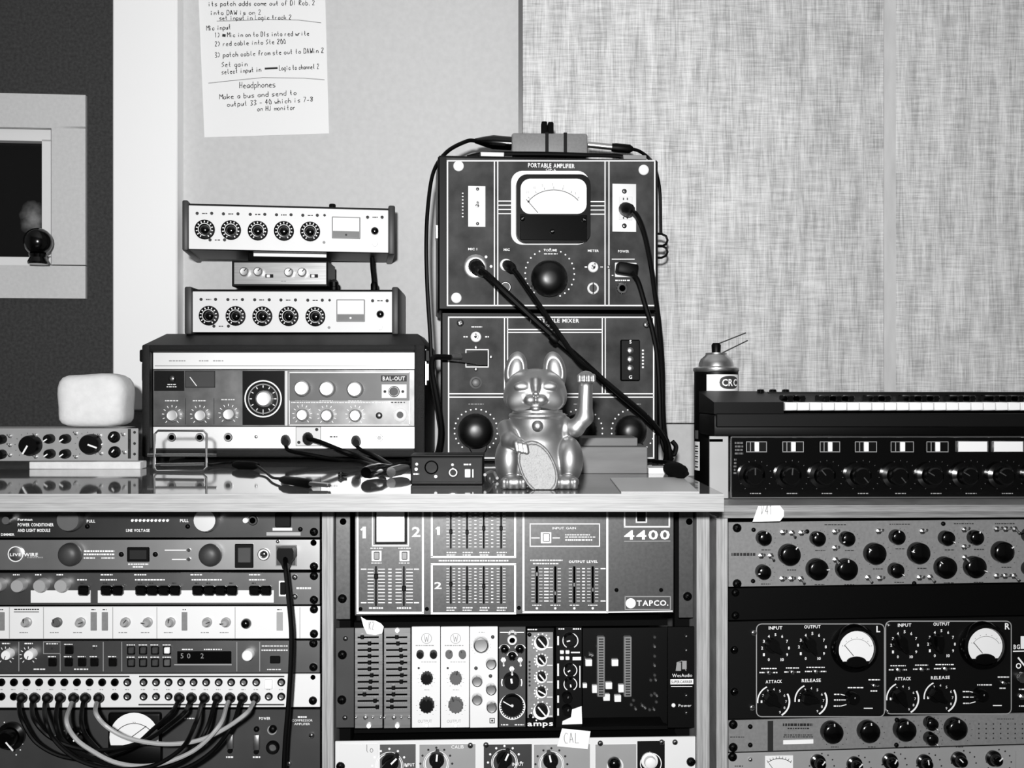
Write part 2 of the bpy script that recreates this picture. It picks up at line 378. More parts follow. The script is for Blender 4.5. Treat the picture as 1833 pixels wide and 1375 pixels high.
        o = link(name, s.shape((name, style, R, h), fn, [m]), s.root, (u, -base, z), (0, math.radians(ang or 0), 0))
        if ang is not None and pm:
            wd = round(pw * k, 5); p0, p1 = plen
            def fp(): return MB().box(-wd / 2, wd / 2, -h - .0006, -h + .001, R * p0, R * p1)
            link('pointer', s.shape(('pointer', style, R, h, wd, p0, p1), fp, [pm]), o)
        return o
    def screw(s, px, py, r=4, m='black', slot='void', h=0.003, name='screw', base=0.0, cross=False):
        u, z, k = s.at(px, py, base + h); R = round(r * k, 4)
        def fn():
            b = MB().lathe([(R, 0), (R, h * .35), (R * .8, h * .8), (R * .45, h), (0, h)], 14); b.cur = 1
            b.box(-R * .6, R * .6, -h - .0003, -h + .001, -R * .09, R * .09)
            if cross: b.box(-R * .09, R * .09, -h - .0003, -h + .001, -R * .6, R * .6)
            return b
        return link(name, s.shape((name, R, h, cross), fn, [m, slot]), s.root, (u, -base, z), (0, math.radians((px * 37 + py * 13) % 90 - 45), 0))
    def toggle(s, px, py, r=5, up=True, m='chrome', name='toggle_switch', L=0.011, base=0.0):
        u, z, k = s.at(px, py, base); R = round(r * k, 4)
        def fn():
            b = MB().lathe([(R * 1.15, 0), (R * 1.15, .002), (R * .8, .002), (R * .8, .005), (R * .35, .006), (0, .006)], 6)
            dz = 0.35 if up else -0.35
            b.tube([(0, -.005, 0), (0, -.005 - L * .5, dz * L * .5), (0, -.005 - L, dz * L)], [R * .28, R * .34, R * .45], 8); return b
        return link(name, s.shape((name, R, up, L), fn, [m]), s.root, (u, -base, z))
    def jack(s, px, py, r=7, m='chrome', hole='void', name='jack_socket', h=0.003, inner=0.55, base=0.0):
        u, z, k = s.at(px, py, base + h); R = round(r * k, 4)
        def fn():
            b = MB().lathe([(R, 0), (R, h * .6), (R * .85, h), (R * (inner + .05), h), (R * inner, h * .4)], 20); b.cur = 1
            b.lathe([(R * inner, h * .4), (R * inner, h * .05), (0, h * .05)], 20); return b
        return link(name, s.shape((name, R, h, inner), fn, [m, hole]), s.root, (u, -base, z))
    def button(s, x0, y0, x1, y1, h=0.004, m='black', name='button', b=0.0008, parent=None):
        return s.box(name, x0, y0, x1, y1, h, h, m, b, parent)
    def slider(s, px, y0, y1, cy, m='black', cap='black', wpx=2.4, capw=7, caph=9):
        s.box('slider_slot', px - wpx / 2, y0, px + wpx / 2, y1, 0.0004, 0.0008, 'void')
        if cy is not None: s.box('slider_cap', px - capw / 2, cy - caph / 2, px + capw / 2, cy + caph / 2, 0.006, 0.0058, cap, 0.0008)
    def bars(s, m, x0, y0, x1, y1, n=1, wpx=None):
        """lines of lettering too small to read: broken strokes"""
        hgt = (y1 - y0) / max(1, n)
        for i in range(n):
            y = y0 + hgt * (i + .5); x = x0 + random.uniform(0, 1)
            while x < x1:
                e = min(x1, x + random.uniform(2.0, 5.5)); s.line(m, [(x, y), (e, y)], wpx or hgt * .55); x = e + random.uniform(.7, 1.6)

def catmull(pts, n=8):
    pts = [Vector(p) for p in pts]; q = [pts[0] * 2 - pts[1]] + pts + [pts[-1] * 2 - pts[-2]]; out = []
    for i in range(1, len(q) - 2):
        for j in range(n):
            t = j / n; a, b, c, d = q[i - 1], q[i], q[i + 1], q[i + 2]
            out.append(0.5 * ((2 * b) + (c - a) * t + (2 * a - 5 * b + 4 * c - d) * t * t + (3 * b - a - 3 * c + d) * t ** 3))
    out.append(pts[-1]); return out
class Cable:
    """a cord with its plugs: Empty at the first end, cord and plugs as parts"""
    def __init__(s, name, label, pts, r, m='rubber', cat='cable', group=None, n=8, seg=8):
        w3 = [p if isinstance(p, Vector) else P(*p) for p in pts]; s.o = w3[0].copy()
        s.root = bpy.data.objects.new(name, None); col.objects.link(s.root); s.root.location = s.o; s.root.empty_display_size = 0.02
        tag(s.root, label, cat, group); s.w = w3
        MB().tube([p - s.o for p in catmull(w3, n)], r, seg).build('cord', m, s.root)
    def plug(s, a, b, prof, m='rubber', name='plug', n=12):
        """lathe of (radius, 0..1 along a->b)"""
        a = a if isinstance(a, Vector) else P(*a); b = b if isinstance(b, Vector) else P(*b)
        d = b - a; L = d.length; mb = MB().lathe([(0, prof[0][1] * L)] + [(r, t * L) for r, t in prof] + [(0, prof[-1][1] * L)], n, axis='z')
        q = Vector((0, 0, 1)).rotation_difference(d.normalized())
        o = mb.build(name, m, s.root); o.location = a - s.o; o.rotation_euler = q.to_euler(); return o
# ================================================================== the room
HD = 0.125; DZ = CZ - HD                      # desk top 12.5 cm below the lens
WY = 2.12                                     # back wall
def X(px, D): return (px - CX) / F * D
def Z(py, D): return CZ + (CY - py) / F * D
struct(MB().box(-2.2, 2.2, -1.2, 2.9, -0.05, 0).build('floor', 'floor_grey'), 'grey studio floor')
struct(MB().box(-2.2, 2.2, 0.2, 2.9, 2.5, 2.55).build('ceiling', 'ceiling_white'), 'white ceiling')
wb = MB(); wb.box(X(255, WY), 2.2, WY, WY + 0.1, 0, 2.5); struct(wb.build('wall_back', 'plaster'), 'pale plaster wall behind the desk')
struct(MB().box(-2.25, -2.2, -1.2, 2.9, 0, 2.5).build('wall_left', 'plaster'), 'pale side wall beside the dark door')
struct(MB().box(2.2, 2.25, -1.2, 2.9, 0, 2.5).build('wall_right', 'plaster'), 'pale side wall beyond the rack cabinet')
t1 = MB().box(X(201, 2.08), X(317, 2.08), 2.08, WY + .12, Z(735, 2.08), 2.5, 0.003)
struct(t1.build('trim_1', 'trim_white'), 'broad white upright trim between dark door and plaster wall')
struct(MB().box(X(190, 2.10), X(262, 2.10), 2.085, WY + .12, 0, Z(736, 2.085)).build('trim_2', 'panel_grey'), 'grey plinth under the white trim')

# dark door leaf with a framed window
door = T('door_1', 'dark grey felt-covered door with a pale window casing', None, -150, 700, 2.26, 5.0)
del door.root['label']
lf = door
def door_box(name, x0, y0, x1, y1, h, dep, m, b=0): return door.box(name, x0, y0, x1, y1, h, dep, m, b)
a, c, z0, z1 = door.rect(-560, -700, 228, 1600)
hx0, hx1, hz0, hz1 = door.rect(-215, 226, 92, 474, 0.012)
dm = MB(); dm.box(a, hx0, 0, .045, z0, z1); dm.box(hx1, c, 0, .045, z0, z1); dm.box(hx0, hx1, 0, .045, z0, hz0); dm.box(hx0, hx1, 0, .045, hz1, z1)
dm.build('door_leaf', 'felt', door.root)
struct(door.root, 'dark grey felt-covered door with a pale window casing')
for x0, y0, x1, y1 in ((-275, 165, 153, 226), (92, 226, 153, 474), (-275, 474, 153, 533), (-275, 226, -215, 474)):
    door_box('casing', x0, y0, x1, y1, .012, .0118, 'casing')
for x0, y0, x1, y1 in ((-215, 229, 91, 250), (75, 250, 91, 459), (-215, 459, 91, 474)):
    aa, cc, q0, q1 = door.rect(x0, y0, x1, y1, -.004); MB().box(aa, cc, .004, .028, q0, q1).build('bead', 'wall_white', door.root)
gx0, gx1, gz0, gz1 = door.rect(-215, 226, 92, 474, -.03)
su, sz_ = door.uv(60, 392, -.03); glass_mat('painted_glow_glass', (su - (gx0 + gx1) / 2, sz_ - (gz0 + gz1) / 2))  # places the painted reflection on the pane
gl = MB().box(gx0 - (gx0 + gx1) / 2, (gx1 - gx0) / 2, 0, .004, -(gz1 - gz0) / 2, (gz1 - gz0) / 2).build('window_glass', 'painted_glow_glass', door.root, ((gx0 + gx1) / 2, .0285, (gz0 + gz1) / 2))
# the dark ball on the window ledge
bt = T('black_ball_ornament', 'shiny black ball on a squat foot in the corner of the door window', 'ornament', 68, 473, 2.22)
kk = bt.D / F
MB().lathe([(0, 0), (17 * kk, 0), (18 * kk, 4 * kk), (14 * kk, 12 * kk), (16 * kk, 18 * kk)], 20, axis='z').build('foot', 'black_gloss', bt.root)
MB().lathe([(.1 * kk, 14 * kk)] + [(25 * kk * math.cos(math.radians(q)), (40 + 25 * math.sin(math.radians(q))) * kk) for q in range(-80, 81, 16)] + [(0, 65 * kk)], 24, axis='z').build('ball', 'black_gloss', bt.root)

# acoustic cloth panels
for nm, lb, x0, x1 in (('acoustic_panel', 'burlap-covered acoustic panel meeting the bare plaster wall', 935, 1590), ('acoustic_panel', 'burlap-covered acoustic panel above the keyboard end, past the wide pale seam', 1597, 2560)):
    o = MB().box(X(x0, 2.085) - X((x0 + x1) / 2, 2.085), X(x1, 2.085) - X((x0 + x1) / 2, 2.085), 0, WY - 2.087, 0, 2.46 - Z(758, 2.085), .004, 2).build(nm, 'burlap', None, (X((x0 + x1) / 2, 2.085), 2.085, Z(758, 2.085)))
    tag(o, lb, 'acoustic panel', 'cloth acoustic panels on the wall')
struct(MB().box(X(1583, 2.08), X(1604, 2.08), 2.081, 2.09, Z(757, 2.08), 2.46).build('trim_3', 'seam_cloth'), 'flat pale cloth strip over the seam of the acoustic panels')
struct(MB().box(X(928, 2.085), X(934.6, 2.085), 2.088, WY, Z(758, 2.085), 2.46).build('trim_4', 'nickel_dark'), 'thin grey edging between plaster wall and cloth panel')

# handwritten sheet
pt = T('handwritten_note', 'white sheet of handwritten notes hanging on the plaster wall', 'paper', 475, 243, WY - .0012)
pl = [pt.uv(*q) for q in ((352, -85), (580, -85), (589, 239), (366, 246))]
MB().prism(pl, 0, .001).build('sheet', 'paper', pt.root)
for x, y, s, xh, wd, sl in ((373, 11, 'its patch adds come out of DI Rob.2', 4.2, 192, .01), (377, 27, 'into DAW is on 2', 4.2, 92, .01), (393, 36, 'set input in Logic track 2', 4, 130, .01),
        (370, 55, 'Mic input', 4.5, 45, .06), (385, 67, '1) - Mic in on to DIs into red write', 4.2, 170, .02), (385, 83, '2) red cable into Ste 200', 4.2, 128, .04), (385, 103, '3) patch cable from ste out to DAWin 2', 4.4, 196, .045),
        (397, 120, 'Set gain', 4.4, 48, .03), (397, 133, 'select input in', 4.4, 72, .07), (500, 126, 'Logic to channel 2', 4.4, 72, .04), (429, 158, 'Headphones', 5.6, 66, .03),
        (393, 178, 'Make a bus and send to', 4.4, 140, .06), (407, 191, 'output 33 - 40 which is 7-8', 4.4, 155, .06), (461, 199, 'on HJ monitor', 4.4, 70, .04)):
    pt.hand(x, y, s, xh, wd, 'ink', 1.15, sl)
pt.line('ink_pale', [(388, 38), (480, 35), (535, 36), (575, 41)], 1.0); pt.line('ink_pale', [(373, 149), (400, 146), (470, 139), (545, 140), (581, 143)], 1.0)
pt.line('ink', [(474, 123), (497, 122)], 3.5); pt.line('ink', [(398, 63), (404, 64)], 5)
pt.done('handwriting')

# ================================================================== desk and rack carcass
DF = 1.29                                      # front edge of the desk
dk = bpy.data.objects.new('studio_desk', None); col.objects.link(dk); dk.location = (-0.4, 1.7, 0)
tag(dk, 'long plywood studio desk with a glossy top and rack bays below', 'desk')
def desk_part(name, x0, x1, y0, y1, z0, z1, m, b=0):
    cx, cy, cz = (x0 + x1) / 2, (y0 + y1) / 2, (z0 + z1) / 2
    return MB().box(x0 - cx, x1 - cx, y0 - cy, y1 - cy, z0 - cz, z1 - cz, b).build(name, m, dk, (cx + .4, cy - 1.7, cz))
XR = X(1296, DF); TH = 32 / F * DF
desk_part('worktop', -1.25, XR, DF + .0012, 2.07, DZ - TH, DZ, 'desk_top')
desk_part('plywood_edge', -1.25, XR, DF, DF + .0011, DZ - TH, DZ, 'ply_h')
RY = 1.40
for x0, x1 in ((X(-112, RY), X(-90, RY)), (X(578, RY), X(598, RY))):
    desk_part('upright', x0, x1, RY - .006, 1.95, 0, DZ - TH, 'ply_v')
desk_part('upright', X(1246, 1.42), X(1269, 1.42), 1.416, 1.95, 0, DZ - TH, 'ply_v')
desk_part('bay_back', X(-90, RY), X(578, RY), 1.90, 1.92, .05, DZ - TH, 'void'); desk_part('bay_back', X(600, RY), X(1244, 1.42), 1.90, 1.92, .05, DZ - TH, 'void')
for x0, x1, y in ((X(-88, RY), X(-70, RY), 1.435), (X(556, RY), X(576, RY), 1.435), (X(600, RY), X(620, RY), 1.435), (X(1216, 1.42), X(1243, 1.42), 1.46)):
    desk_part('rack_rail', x0, x1, y, y + .02, .1, DZ - TH, 'black_matte')

# right-hand rack cabinet
DC = 1.42; YC = 1.2
HC = 205 / F * DC; CT = CZ - HC
cb = T('rack_cabinet', 'rough plywood rack cabinet carrying the big-knobbed mixer and keyboard', 'cabinet', 1283, 700 + F * CT / DC * 0 + 0, DC, YC)
cz = CT - CZ
def cab(name, x0, x1, y0, y1, z0, z1, m):
    cx, cy, c2 = (x0 + x1) / 2, (y0 + y1) / 2, (z0 + z1) / 2
    return MB().box(x0 - cx, x1 - cx, y0 - cy, y1 - cy, z0 - c2, z1 - c2, .0008).build(name, m, cb.root, (cx, cy, c2))
tk = 23 / F * DC
cab('top_board', .0025, .57, 0, .5, cz - tk, cz, 'ply_rough')
cab('side_panel', 0, .0155, .002, .5, -CZ, cz - tk, 'ply_v'); cab('side_panel', .54, .57, .002, .5, -CZ, cz - tk, 'ply_v')
cab('back_board', .016, .54, .46, .48, -CZ, cz - tk, 'void')
for x0 in (.0165, .515): cab('rack_rail', x0, x0 + .02, .065, .085, -CZ + .1, cz - tk, 'black_matte')

# ================================================================== rack units
def unit(name, label, cat, y0, y1, m, px0, px1, pref, Dref, yaw, deep=.26, inset=14, group=None, panel=True, thick=.003, ypx=None, chassis=True):
    pc = (px0 + px1) / 2
    if ypx: r_ = planeD(ypx, pref, Dref, yaw) / planeD(pc, pref, Dref, yaw); y0, y1 = CY + (y0 - CY) * r_, CY + (y1 - CY) * r_
    t = T(name, label, cat, pc, y1, planeD(pc, pref, Dref, yaw), yaw, group=group)
    if panel: t.box('front_panel', px0, y0, px1, y1 - 1.2, 0, thick, m, .0006)
    if chassis: a, c, z0, z1 = t.rect(px0 + 30, y0 + 3, px1 - 30, y1 - 3); MB().box(a, c, thick, deep, z0, z1).build('chassis', 'black_matte', t.root)
    return t
LR = dict(px0=-82, px1=573, pref=300, Dref=1.40, yaw=0.4)
def ear_screws(t, x, ys, r=7.5):
    for y in ys: t.screw(x, y, r, 'black', 'void', .005, 'rack_screw', cross=True)
W, B = 'print_white', 'print_black'

# --- power conditioner with lights
t = unit('power_conditioner', 'power conditioner with dotted line-voltage lamps tucked under the desk edge', 'rack unit', 905, 964, 'sheen_dark', **LR)
t.knob(121, 931, 21.5, .016, 'panel_mid', 'flat', name='light_tube'); t.knob(366, 932, 21.5, .016, 'alu', 'flat', name='light_tube')  # second tube's brighter material stands in for flash glare on it
t.text(32, 930, 'Furman', 4.5, W, 26, 'l', bold=True); t.text(32, 939.5, 'POWER CONDITIONER', 5.5, W, 64, 'l', bold=True); t.text(32, 949.5, 'AND LIGHT MODULE', 5.5, W, 58, 'l', bold=True); t.text(2, 957, 'DIMMER', 4.5, W, 24, 'l', bold=True)
t.text(163, 933, 'PULL', 5, W, 15, bold=True); t.text(330, 932, 'PULL', 5, W, 15, bold=True); t.text(247, 949.5, 'LINE VOLTAGE', 5, W, 42, bold=True)
for i in range(10): t.knob(236.5 + i * 7, 932, 2.4, .002, 'lens', 'flat', name='indicator_lamp')
t.knob(10, 932, 7.5, .012, 'steel', 'flat', name='dimmer_knob')
t.box('rocker_switch', 492, 918, 520, 944, .006, .006, 'black', .001); t.box('switch_label', 488, 945, 523, 950, .0008, .0006, 'white'); t.box('label_strip', 477, 953, 538, 959, .0008, .0006, 'panel_light')
t.jack(452, 932, 9, 'chrome'); t.knob(439, 932, 5, .006, 'white', 'flat', name='fuse_cap')
for x, y in ((155, 943), (335, 943), (537, 948)): t.screw(x, y, 4.2)
ear_screws(t, 561, (953,)); t.done()
# --- power distribution unit
t = unit('power_distributor', 'rack power distributor with round badge and plugged mains outlet', 'rack unit', 966, 1022, 'sheen_light', **LR)
t.knob(28, 992, 14, .002, 'steel', 'flat', name='badge'); t.hoop(W, 28, 992, 12.4, 14, .002); t.text(28, 993, 'LIVE', 5, W, 20, h=.002, bold=True); t.text(43, 993, 'WIRE', 6, W, 25, 'l', bold=True); t.bars('print_grey', 49, 996, 77, 1000)
t.knob(119, 995, 21, .018, 'panel_dark', 'dome', name='light_tube'); t.knob(372, 996, 20.5, .018, 'panel_dark', 'dome', name='light_tube')
t.bars(W, 150, 984, 205, 989); t.bars(W, 150, 990, 205, 995); t.bars(W, 150, 997, 170, 1001); t.bars(W, 181, 997, 205, 1001)
f = t.box('voltage_window', 227, 980, 267, 1006, .003, .003, 'black', .0008); t.box('window_lens', 232, 985, 262, 1001, .0036, .0008, 'smoke', parent=f)
t.bars(W, 229, 1008, 266, 1012); t.bars(W, 237, 1013, 256, 1017)
for x in (216, 277): t.screw(x, 993, 4.6)
t.line(W, [(295, 985), (333, 985)], 1.6); t.line(W, [(308, 1001.5), (333, 1001.5)], 1.6)
for y in (985, 1001.5): t.knob(337.5, y, 3.2, .002, 'chrome', 'flat', name='indicator_lamp')
f = t.box('rocker_switch', 420, 974, 453, 1017, .003, .003, 'black', .0008); t.box('rocker', 425, 980, 449, 1008, .007, .005, 'panel_dark', .001, f)
t.jack(471.5, 993, 11, 'alu', 'chrome'); t.knob(471.5, 993, 6.5, .008, 'chrome', 'dome', name='reset_button')
f = t.box('mains_outlet', 493, 976, 531, 1014, .002, .002, 'panel_dark', .0006); t.frame('print_grey', 494, 977, 530, 1013, 1.4, .002)
t.screw(496.5, 970, 3.2, 'steel'); t.screw(561, 972, 5.5, 'void', h=.001, name='slot_hole'); ear_screws(t, 561, (1015,)); t.done()
# mains lead
q = lambda x, y, h: (x, y, 1.40 - h)
cbl = Cable('mains_lead', 'thick black mains lead hanging from the rack outlet past the patchbay', [q(511, 1000, .02), q(512, 1020, .035), q(517, 1070, .04), q(522, 1130, .042), q(521, 1190, .044), q(516, 1270, .046), q(511, 1330, .046), q(508, 1400, .045), q(506, 1470, .04)], .0034)
o = MB().prism([(-.0125, .006), (-.0105, .0105), (.0105, .0105), (.0125, .006), (.0125, -.004), (.006, -.0125), (.004, -.019), (-.004, -.019), (-.006, -.0125), (-.0125, -.004)], -.012, .012).build('plug', 'rubber', cbl.root, (.0, .010, .004)); o.scale = (.88, 1, .92)
# --- compressor with push buttons
t = unit('push_button_compressor', 'grey signal processor with white lower strip and black square push buttons', 'rack unit', 1025, 1084, 'sheen_mid', **LR)
for x0, x1 in ((55, 162), (175, 490)): t.box('white_strip', x0, 1057, x1, 1079, .0006, .0005, 'panel_white')
for x in (-8, 30, 70, 108): t.knob(x, 1049.5, 12, .013, 'panel_light', 'flat', name='knob'); t.bars(W, x - 7, 1027, x + 5, 1031)
for x0, n in ((138, 1), (179, 2), (241, 4), (343, 4), (445, 2)):
    for i in range(n):
        f = t.button(x0 + i * 20.5, 1049, x0 + 19.5 + i * 20.5, 1067, .008, 'black_gloss', b=.002)
        if (i + n) % 3: t.bars('print_black', x0 + 5 + i * 20.5, 1042, x0 + 13 + i * 20.5, 1046)
    t.bars(W, x0, 1036, x0 + 12 * n + 6, 1040)
for x0 in (180, 240, 341, 445): t.bars(W, x0, 1027, x0 + 22, 1031)
f = t.box('power_switch', 499, 1040, 512, 1068, .002, .002, 'white', .0004); t.box('rocker', 501, 1043, 511, 1065, .005, .004, 'black', .0008, f)
t.bars('panel_white', 530, 1050, 557, 1056)
for y in (1034, 1069): t.screw(527, y, 5, 'nickel_dark')
ear_screws(t, 561, (1032, 1075)); t.done()
# --- white panel
t = unit('white_filter_unit', 'white rack processor with a row of small grey knobs and slit level meters', 'rack unit', 1086, 1145, 'panel_white', **LR)
for x in (42, 97, 139, 220, 260, 301, 367, 401): t.knob(x, 1117, 8.8, .011, 'panel_light' if x not in (97,) else 'panel_mid', 'skirt', ang=(x * 7) % 200 - 100, pm='print_black', pw=1.5)
t.knob(438, 1118.5, 9, .012, 'black_gloss', 'dome')
for x0, x1 in ((-3, 8), (162, 173), (182, 193), (325, 335), (495, 506)):
    t.box('level_meter', x0, 1096, x1, 1129, .0012, .001, 'panel_grey' if x0 < 400 else 'panel_light', .0003); t.bars(B, x0 + 1, 1090, x1 - 2, 1093)
for x in (17, 78, 202, 281, 421, 537): t.line('print_grey', [(x, 1087), (x, 1143)], 1.1)
t.bars(B, 25, 1089, 70, 1093); t.line(B, [(25, 1095.5), (70, 1095.5)], 1.2)
for x in (42, 97, 139, 220, 260, 301, 367, 401): t.bars('print_grey', x - 8, 1131, x + 8, 1134)
ear_screws(t, 561, (1092, 1136)); t.done()
# --- digital reverb
t = unit('digital_effects_unit', 'dark grey digital effects unit with square keys and a black display window', 'rack unit', 1147, 1206, 'sheen_mid', **LR)
for x in (10, 51): t.knob(x, 1173.5, 9, .012, 'white', 'flat', 200, 'print_black', pw=1.2); t.ticks(W, x, 1173.5, 12, 16, 11, wpx=1.2); t.bars(W, x - 7, 1150, x + 8, 1154)
for x in (34, 108, 185, 218, 424, 465): t.line('print_grey', [(x, 1149), (x, 1202)], 1.3)
t.frame('print_grey', 78, 1149, 108, 1170, 1.2); t.bars(W, 82, 1151, 104, 1154); t.spot('print_black', 93, 1161, 2); t.spot('print_black', 169, 1161, 2.2)
for x, y in ((93, 1186), (123, 1164), (122, 1186), (146, 1186), (168, 1186), (201, 1186)):
    t.button(x - 7, y - 7.5, x + 7, y + 7.5, .004, 'black'); t.bars(W, x - 8, y - 12, x + 7, y - 9)
t.bars(W, 60, 1196, 81, 1200); t.bars(W, 132, 1196, 158, 1200); t.bars(W, 165, 1155, 174, 1158)
for i in range(4):
    for j in range(2):
        x, y = 234 + i * 21.4, 1165 + j * 22; f = t.button(x - 7, y - 7.5, x + 7, y + 7.5, .003, 'black', 'key_frame'); t.button(x - 5, y - 5.5, x + 5, y + 5.5, .006, 'white' if (i == 3 and j == 0) else 'panel_mid' if i == 3 else 'panel_dark', 'key_cap', parent=f)
        t.bars(W, x - 8, y - 12, x + 8, y - 9)
f = t.box('display_window', 317, 1166, 414, 1188, .0015, .0015, 'black_gloss', .0004)
for i, ch in enumerate('50 2'): t.text(326 + i * 12, 1174, ch, 9, 'print_grey', h=.0015) if ch != ' ' else None
t.bars(W, 325, 1161, 345, 1164); t.bars(W, 365, 1161, 397, 1164); t.line('print_grey', [(312, 1190), (415, 1190)], 2)
t.knob(442, 1174.5, 10, .012, 'white', 'cap'); f = t.box('power_switch', 483, 1175, 501, 1188, .004, .004, 'black', .0008); t.bars(W, 468, 1155, 515, 1158); t.bars(W, 468, 1162, 515, 1166); t.bars(W, 478, 1197, 503, 1200)
ear_screws(t, 560, (1153, 1196)); t.done()
# --- patchbay
t = unit('patchbay', 'white two-row patchbay bristling with plugged cables', 'patchbay', 1207, 1268, 'panel_white', **LR)
XL = [227 - 22.6 * i for i in range(13)]; XRR = [256 + 22.45 * i for i in range(12)]
LPX = [38, 61, 84, 107, 131, 152, 176]; RPX = [320, 342, 365, 388, 411, 433, 456]
for x in XL + XRR:
    for y in (1222.5, 1248):
        if y > 1240 and min(abs(x - p) for p in LPX + RPX) < 9: continue
        if abs(x - 480.5) < 3 and y < 1240: continue
        t.jack(x, y, 7, 'black', 'void' if x < 220 else 'steel', inner=.6)
    t.bars('print_grey', x - 4, 1233, x + 4, 1236)
t.line(B, [(-60, 1211), (232, 1211)], 2.6); t.line(B, [(249, 1211), (509, 1211)], 2.6); t.line(B, [(248, 1261.5), (509, 1261.5)], 2.6)
t.box('paper_tag', 473, 1217, 487, 1234, .003, .0025, 'paper', .0006)
t.screw(560, 1213, 4.5, 'void', h=.001, name='slot_hole'); ear_screws(t, 559, (1256,)); t.done()
PBD = planeD(245, 300, 1.40, .4)
# --- patch cables: seven, each from a left plug to a right plug
def pcable(i, mid, m, label, group):
    a, b = LPX[i], RPX[i]; q = lambda x, y, h: (x, y, PBD - h)
    hb = .055 + .006 * ((i * 3) % 7)
    pts = [q(a, 1250, .018), q(a - 4, 1262, .032)] + [q(x, y, hb) for x, y in mid] + [q(b - 5, 1263, .036), q(b, 1251, .018)]
    c = Cable('patch_cable', label, pts, .0028, m, 'cable', group, seg=8)
    for x in (a, b): c.plug((x, 1248, PBD - .001), (x, 1250, PBD - .026), [(.0062, 0), (.0064, .7), (.005, .95), (.003, 1)], 'rubber')
dl, dg = 'black patch cable looping between the two halves of the white patchbay', 'dark patch cables on the patchbay'
pcable(0, [(40, 1290), (66, 1330), (115, 1355), (175, 1357), (235, 1338), (275, 1305), (305, 1278)], 'rubber', dl, dg)
pcable(1, [(62, 1290), (90, 1320), (140, 1340), (200, 1342), (262, 1325), (305, 1296), (330, 1275)], 'rubber', dl, dg)
pcable(2, [(82, 1290), (98, 1325), (140, 1360), (200, 1376), (270, 1372), (325, 1340), (350, 1295)], 'rubber', dl, dg)
pcable(3, [(100, 1295), (112, 1325), (150, 1352), (215, 1372), (290, 1374), (340, 1350), (370, 1305)], 'rubber', dl, dg)
pcable(4, [(119, 1290), (132, 1318), (158, 1340), (210, 1366), (275, 1370), (345, 1345), (392, 1300)], 'rubber_grey', 'light grey patch cable dipping lowest below the patchbay plugs', 'light patch cables on the patchbay')
pcable(5, [(146, 1295), (160, 1325), (205, 1365), (270, 1386), (330, 1376), (380, 1345), (415, 1300)], 'rubber', dl, dg)
pcable(6, [(172, 1278), (190, 1300), (228, 1321), (290, 1332), (350, 1327), (400, 1306), (440, 1278)], 'rubber_grey', 'light grey patch cable sweeping across the white meter face', 'light patch cables on the patchbay')
# --- compressor amplifier at the foot of the left bay
t = unit('compressor_amplifier', 'dark grey compressor amplifier with a white meter behind the patch cables', 'rack unit', 1271, 1452, 'panel_dark', **LR)
t.knob(8, 1326, 25, .022, 'black_gloss', 'skirt', 140, pw=2.5); t.ticks(W, 8, 1326, 31, 35, 15, dots=True, wpx=1.3)
mt = t.box('vu_meter', 192, 1276, 288, 1345, .008, .008, 'black', .004, seg=3)
u, z, k = t.at(240, 1320, .0085)
mf = MB(); mf.disc(44 * k, 36, (0, 0, 0)); o = mf.build('meter_face', 'meter_face', mt, (u - mt.location.x, -.0085 - mt.location.y, z - mt.location.z))
t.box('meter_cover', 192, 1335, 288, 1374, .011, .011, 'black', .003, seg=2)
t.arc(B, 240, 1335, 40, -50, 50, 1.2, .009); t.text(240, 1294, '313', 4, 'print_grey', h=.009); t.text(262, 1315, '113', 3.5, 'print_grey', h=.009)
t.line(B, [(228, 1325), (262, 1300)], 1.3, .009)
t.text(474, 1286, 'POWER', 4.5, W, 20, bold=True); t.bars(W, 533, 1281, 549, 1286); t.text(541, 1289.5, 'COMPRESSOR', 4, W, 37); t.text(541, 1296, 'AMPLIFIER', 4, W, 28); t.bars(W, 330, 1284, 348, 1288)
for x, y0, y1 in ((411, 1315, 1342), (458, 1316, 1344)):
    t.box('slide_switch', x - 6, y0, x + 6, y1, .006, .006, 'steel', .002, seg=2); t.knob(x, y1 + 3, 4.5, .004, 'black', 'flat', name='switch_tip')
t.knob(458, 1307, 5, .006, 'black', 'dome', name='pilot_lamp'); t.knob(487, 1307, 7, .008, 'black', 'dome', name='pilot_lamp'); t.hoop('print_grey', 487, 1307, 6.5, 8.5)
t.jack(487, 1340, 12, 'black', 'panel_mid', 'fuse_holder', .006); t.bars(W, 404, 1353, 418, 1358); t.bars(W, 452, 1353, 466, 1358)
t.screw(557, 1318, 5.5, 'chrome', h=.004); t.screw(517, 1368, 4.5, 'steel'); t.ticks(W, 110, 1318, 10, 12, 6, dots=True, wpx=1.2)
t.knob(130, 1330, 21, .02, 'black_gloss', 'skirt', 30, pw=2.5)
t.done()

# ================================================================== middle bay
MR = dict(pref=600, Dref=1.40, yaw=2.4)
t = unit('reverb_console', 'grey slider-covered spring reverb with big white 4400 lettering', 'rack unit', 904, 1101, 'sheen_grey', 635, 1206, deep=.2, **MR)
for x0, x1, y1 in ((601, 627, 1109), (1215, 1241, 1106)):
    aa, cc, q0, q1 = t.rect(x0, 905, x1, y1, -.006); MB().box(aa, cc, .006, .010, q0, q1, .0005).build('rack_ear', 'sheen_grey', t.root)
    sx = 612 if x0 < 700 else 1232
    t.screw(sx + 2, 934, 6, 'void', h=.001, name='slot_hole', base=-.006); t.screw(sx, 1073 if x0 < 700 else 1069, 8, 'black', h=.006, name='rack_screw', base=-.006, cross=True)
for r in ((640, 907, 757, 1097), (773, 907, 922, 997), (773, 1010, 922, 1098), (937, 907, 1087, 1096)): t.frame(W, *r, 3.6)
t.line(W, [(1087, 1096), (1204, 1094)], 2.2)
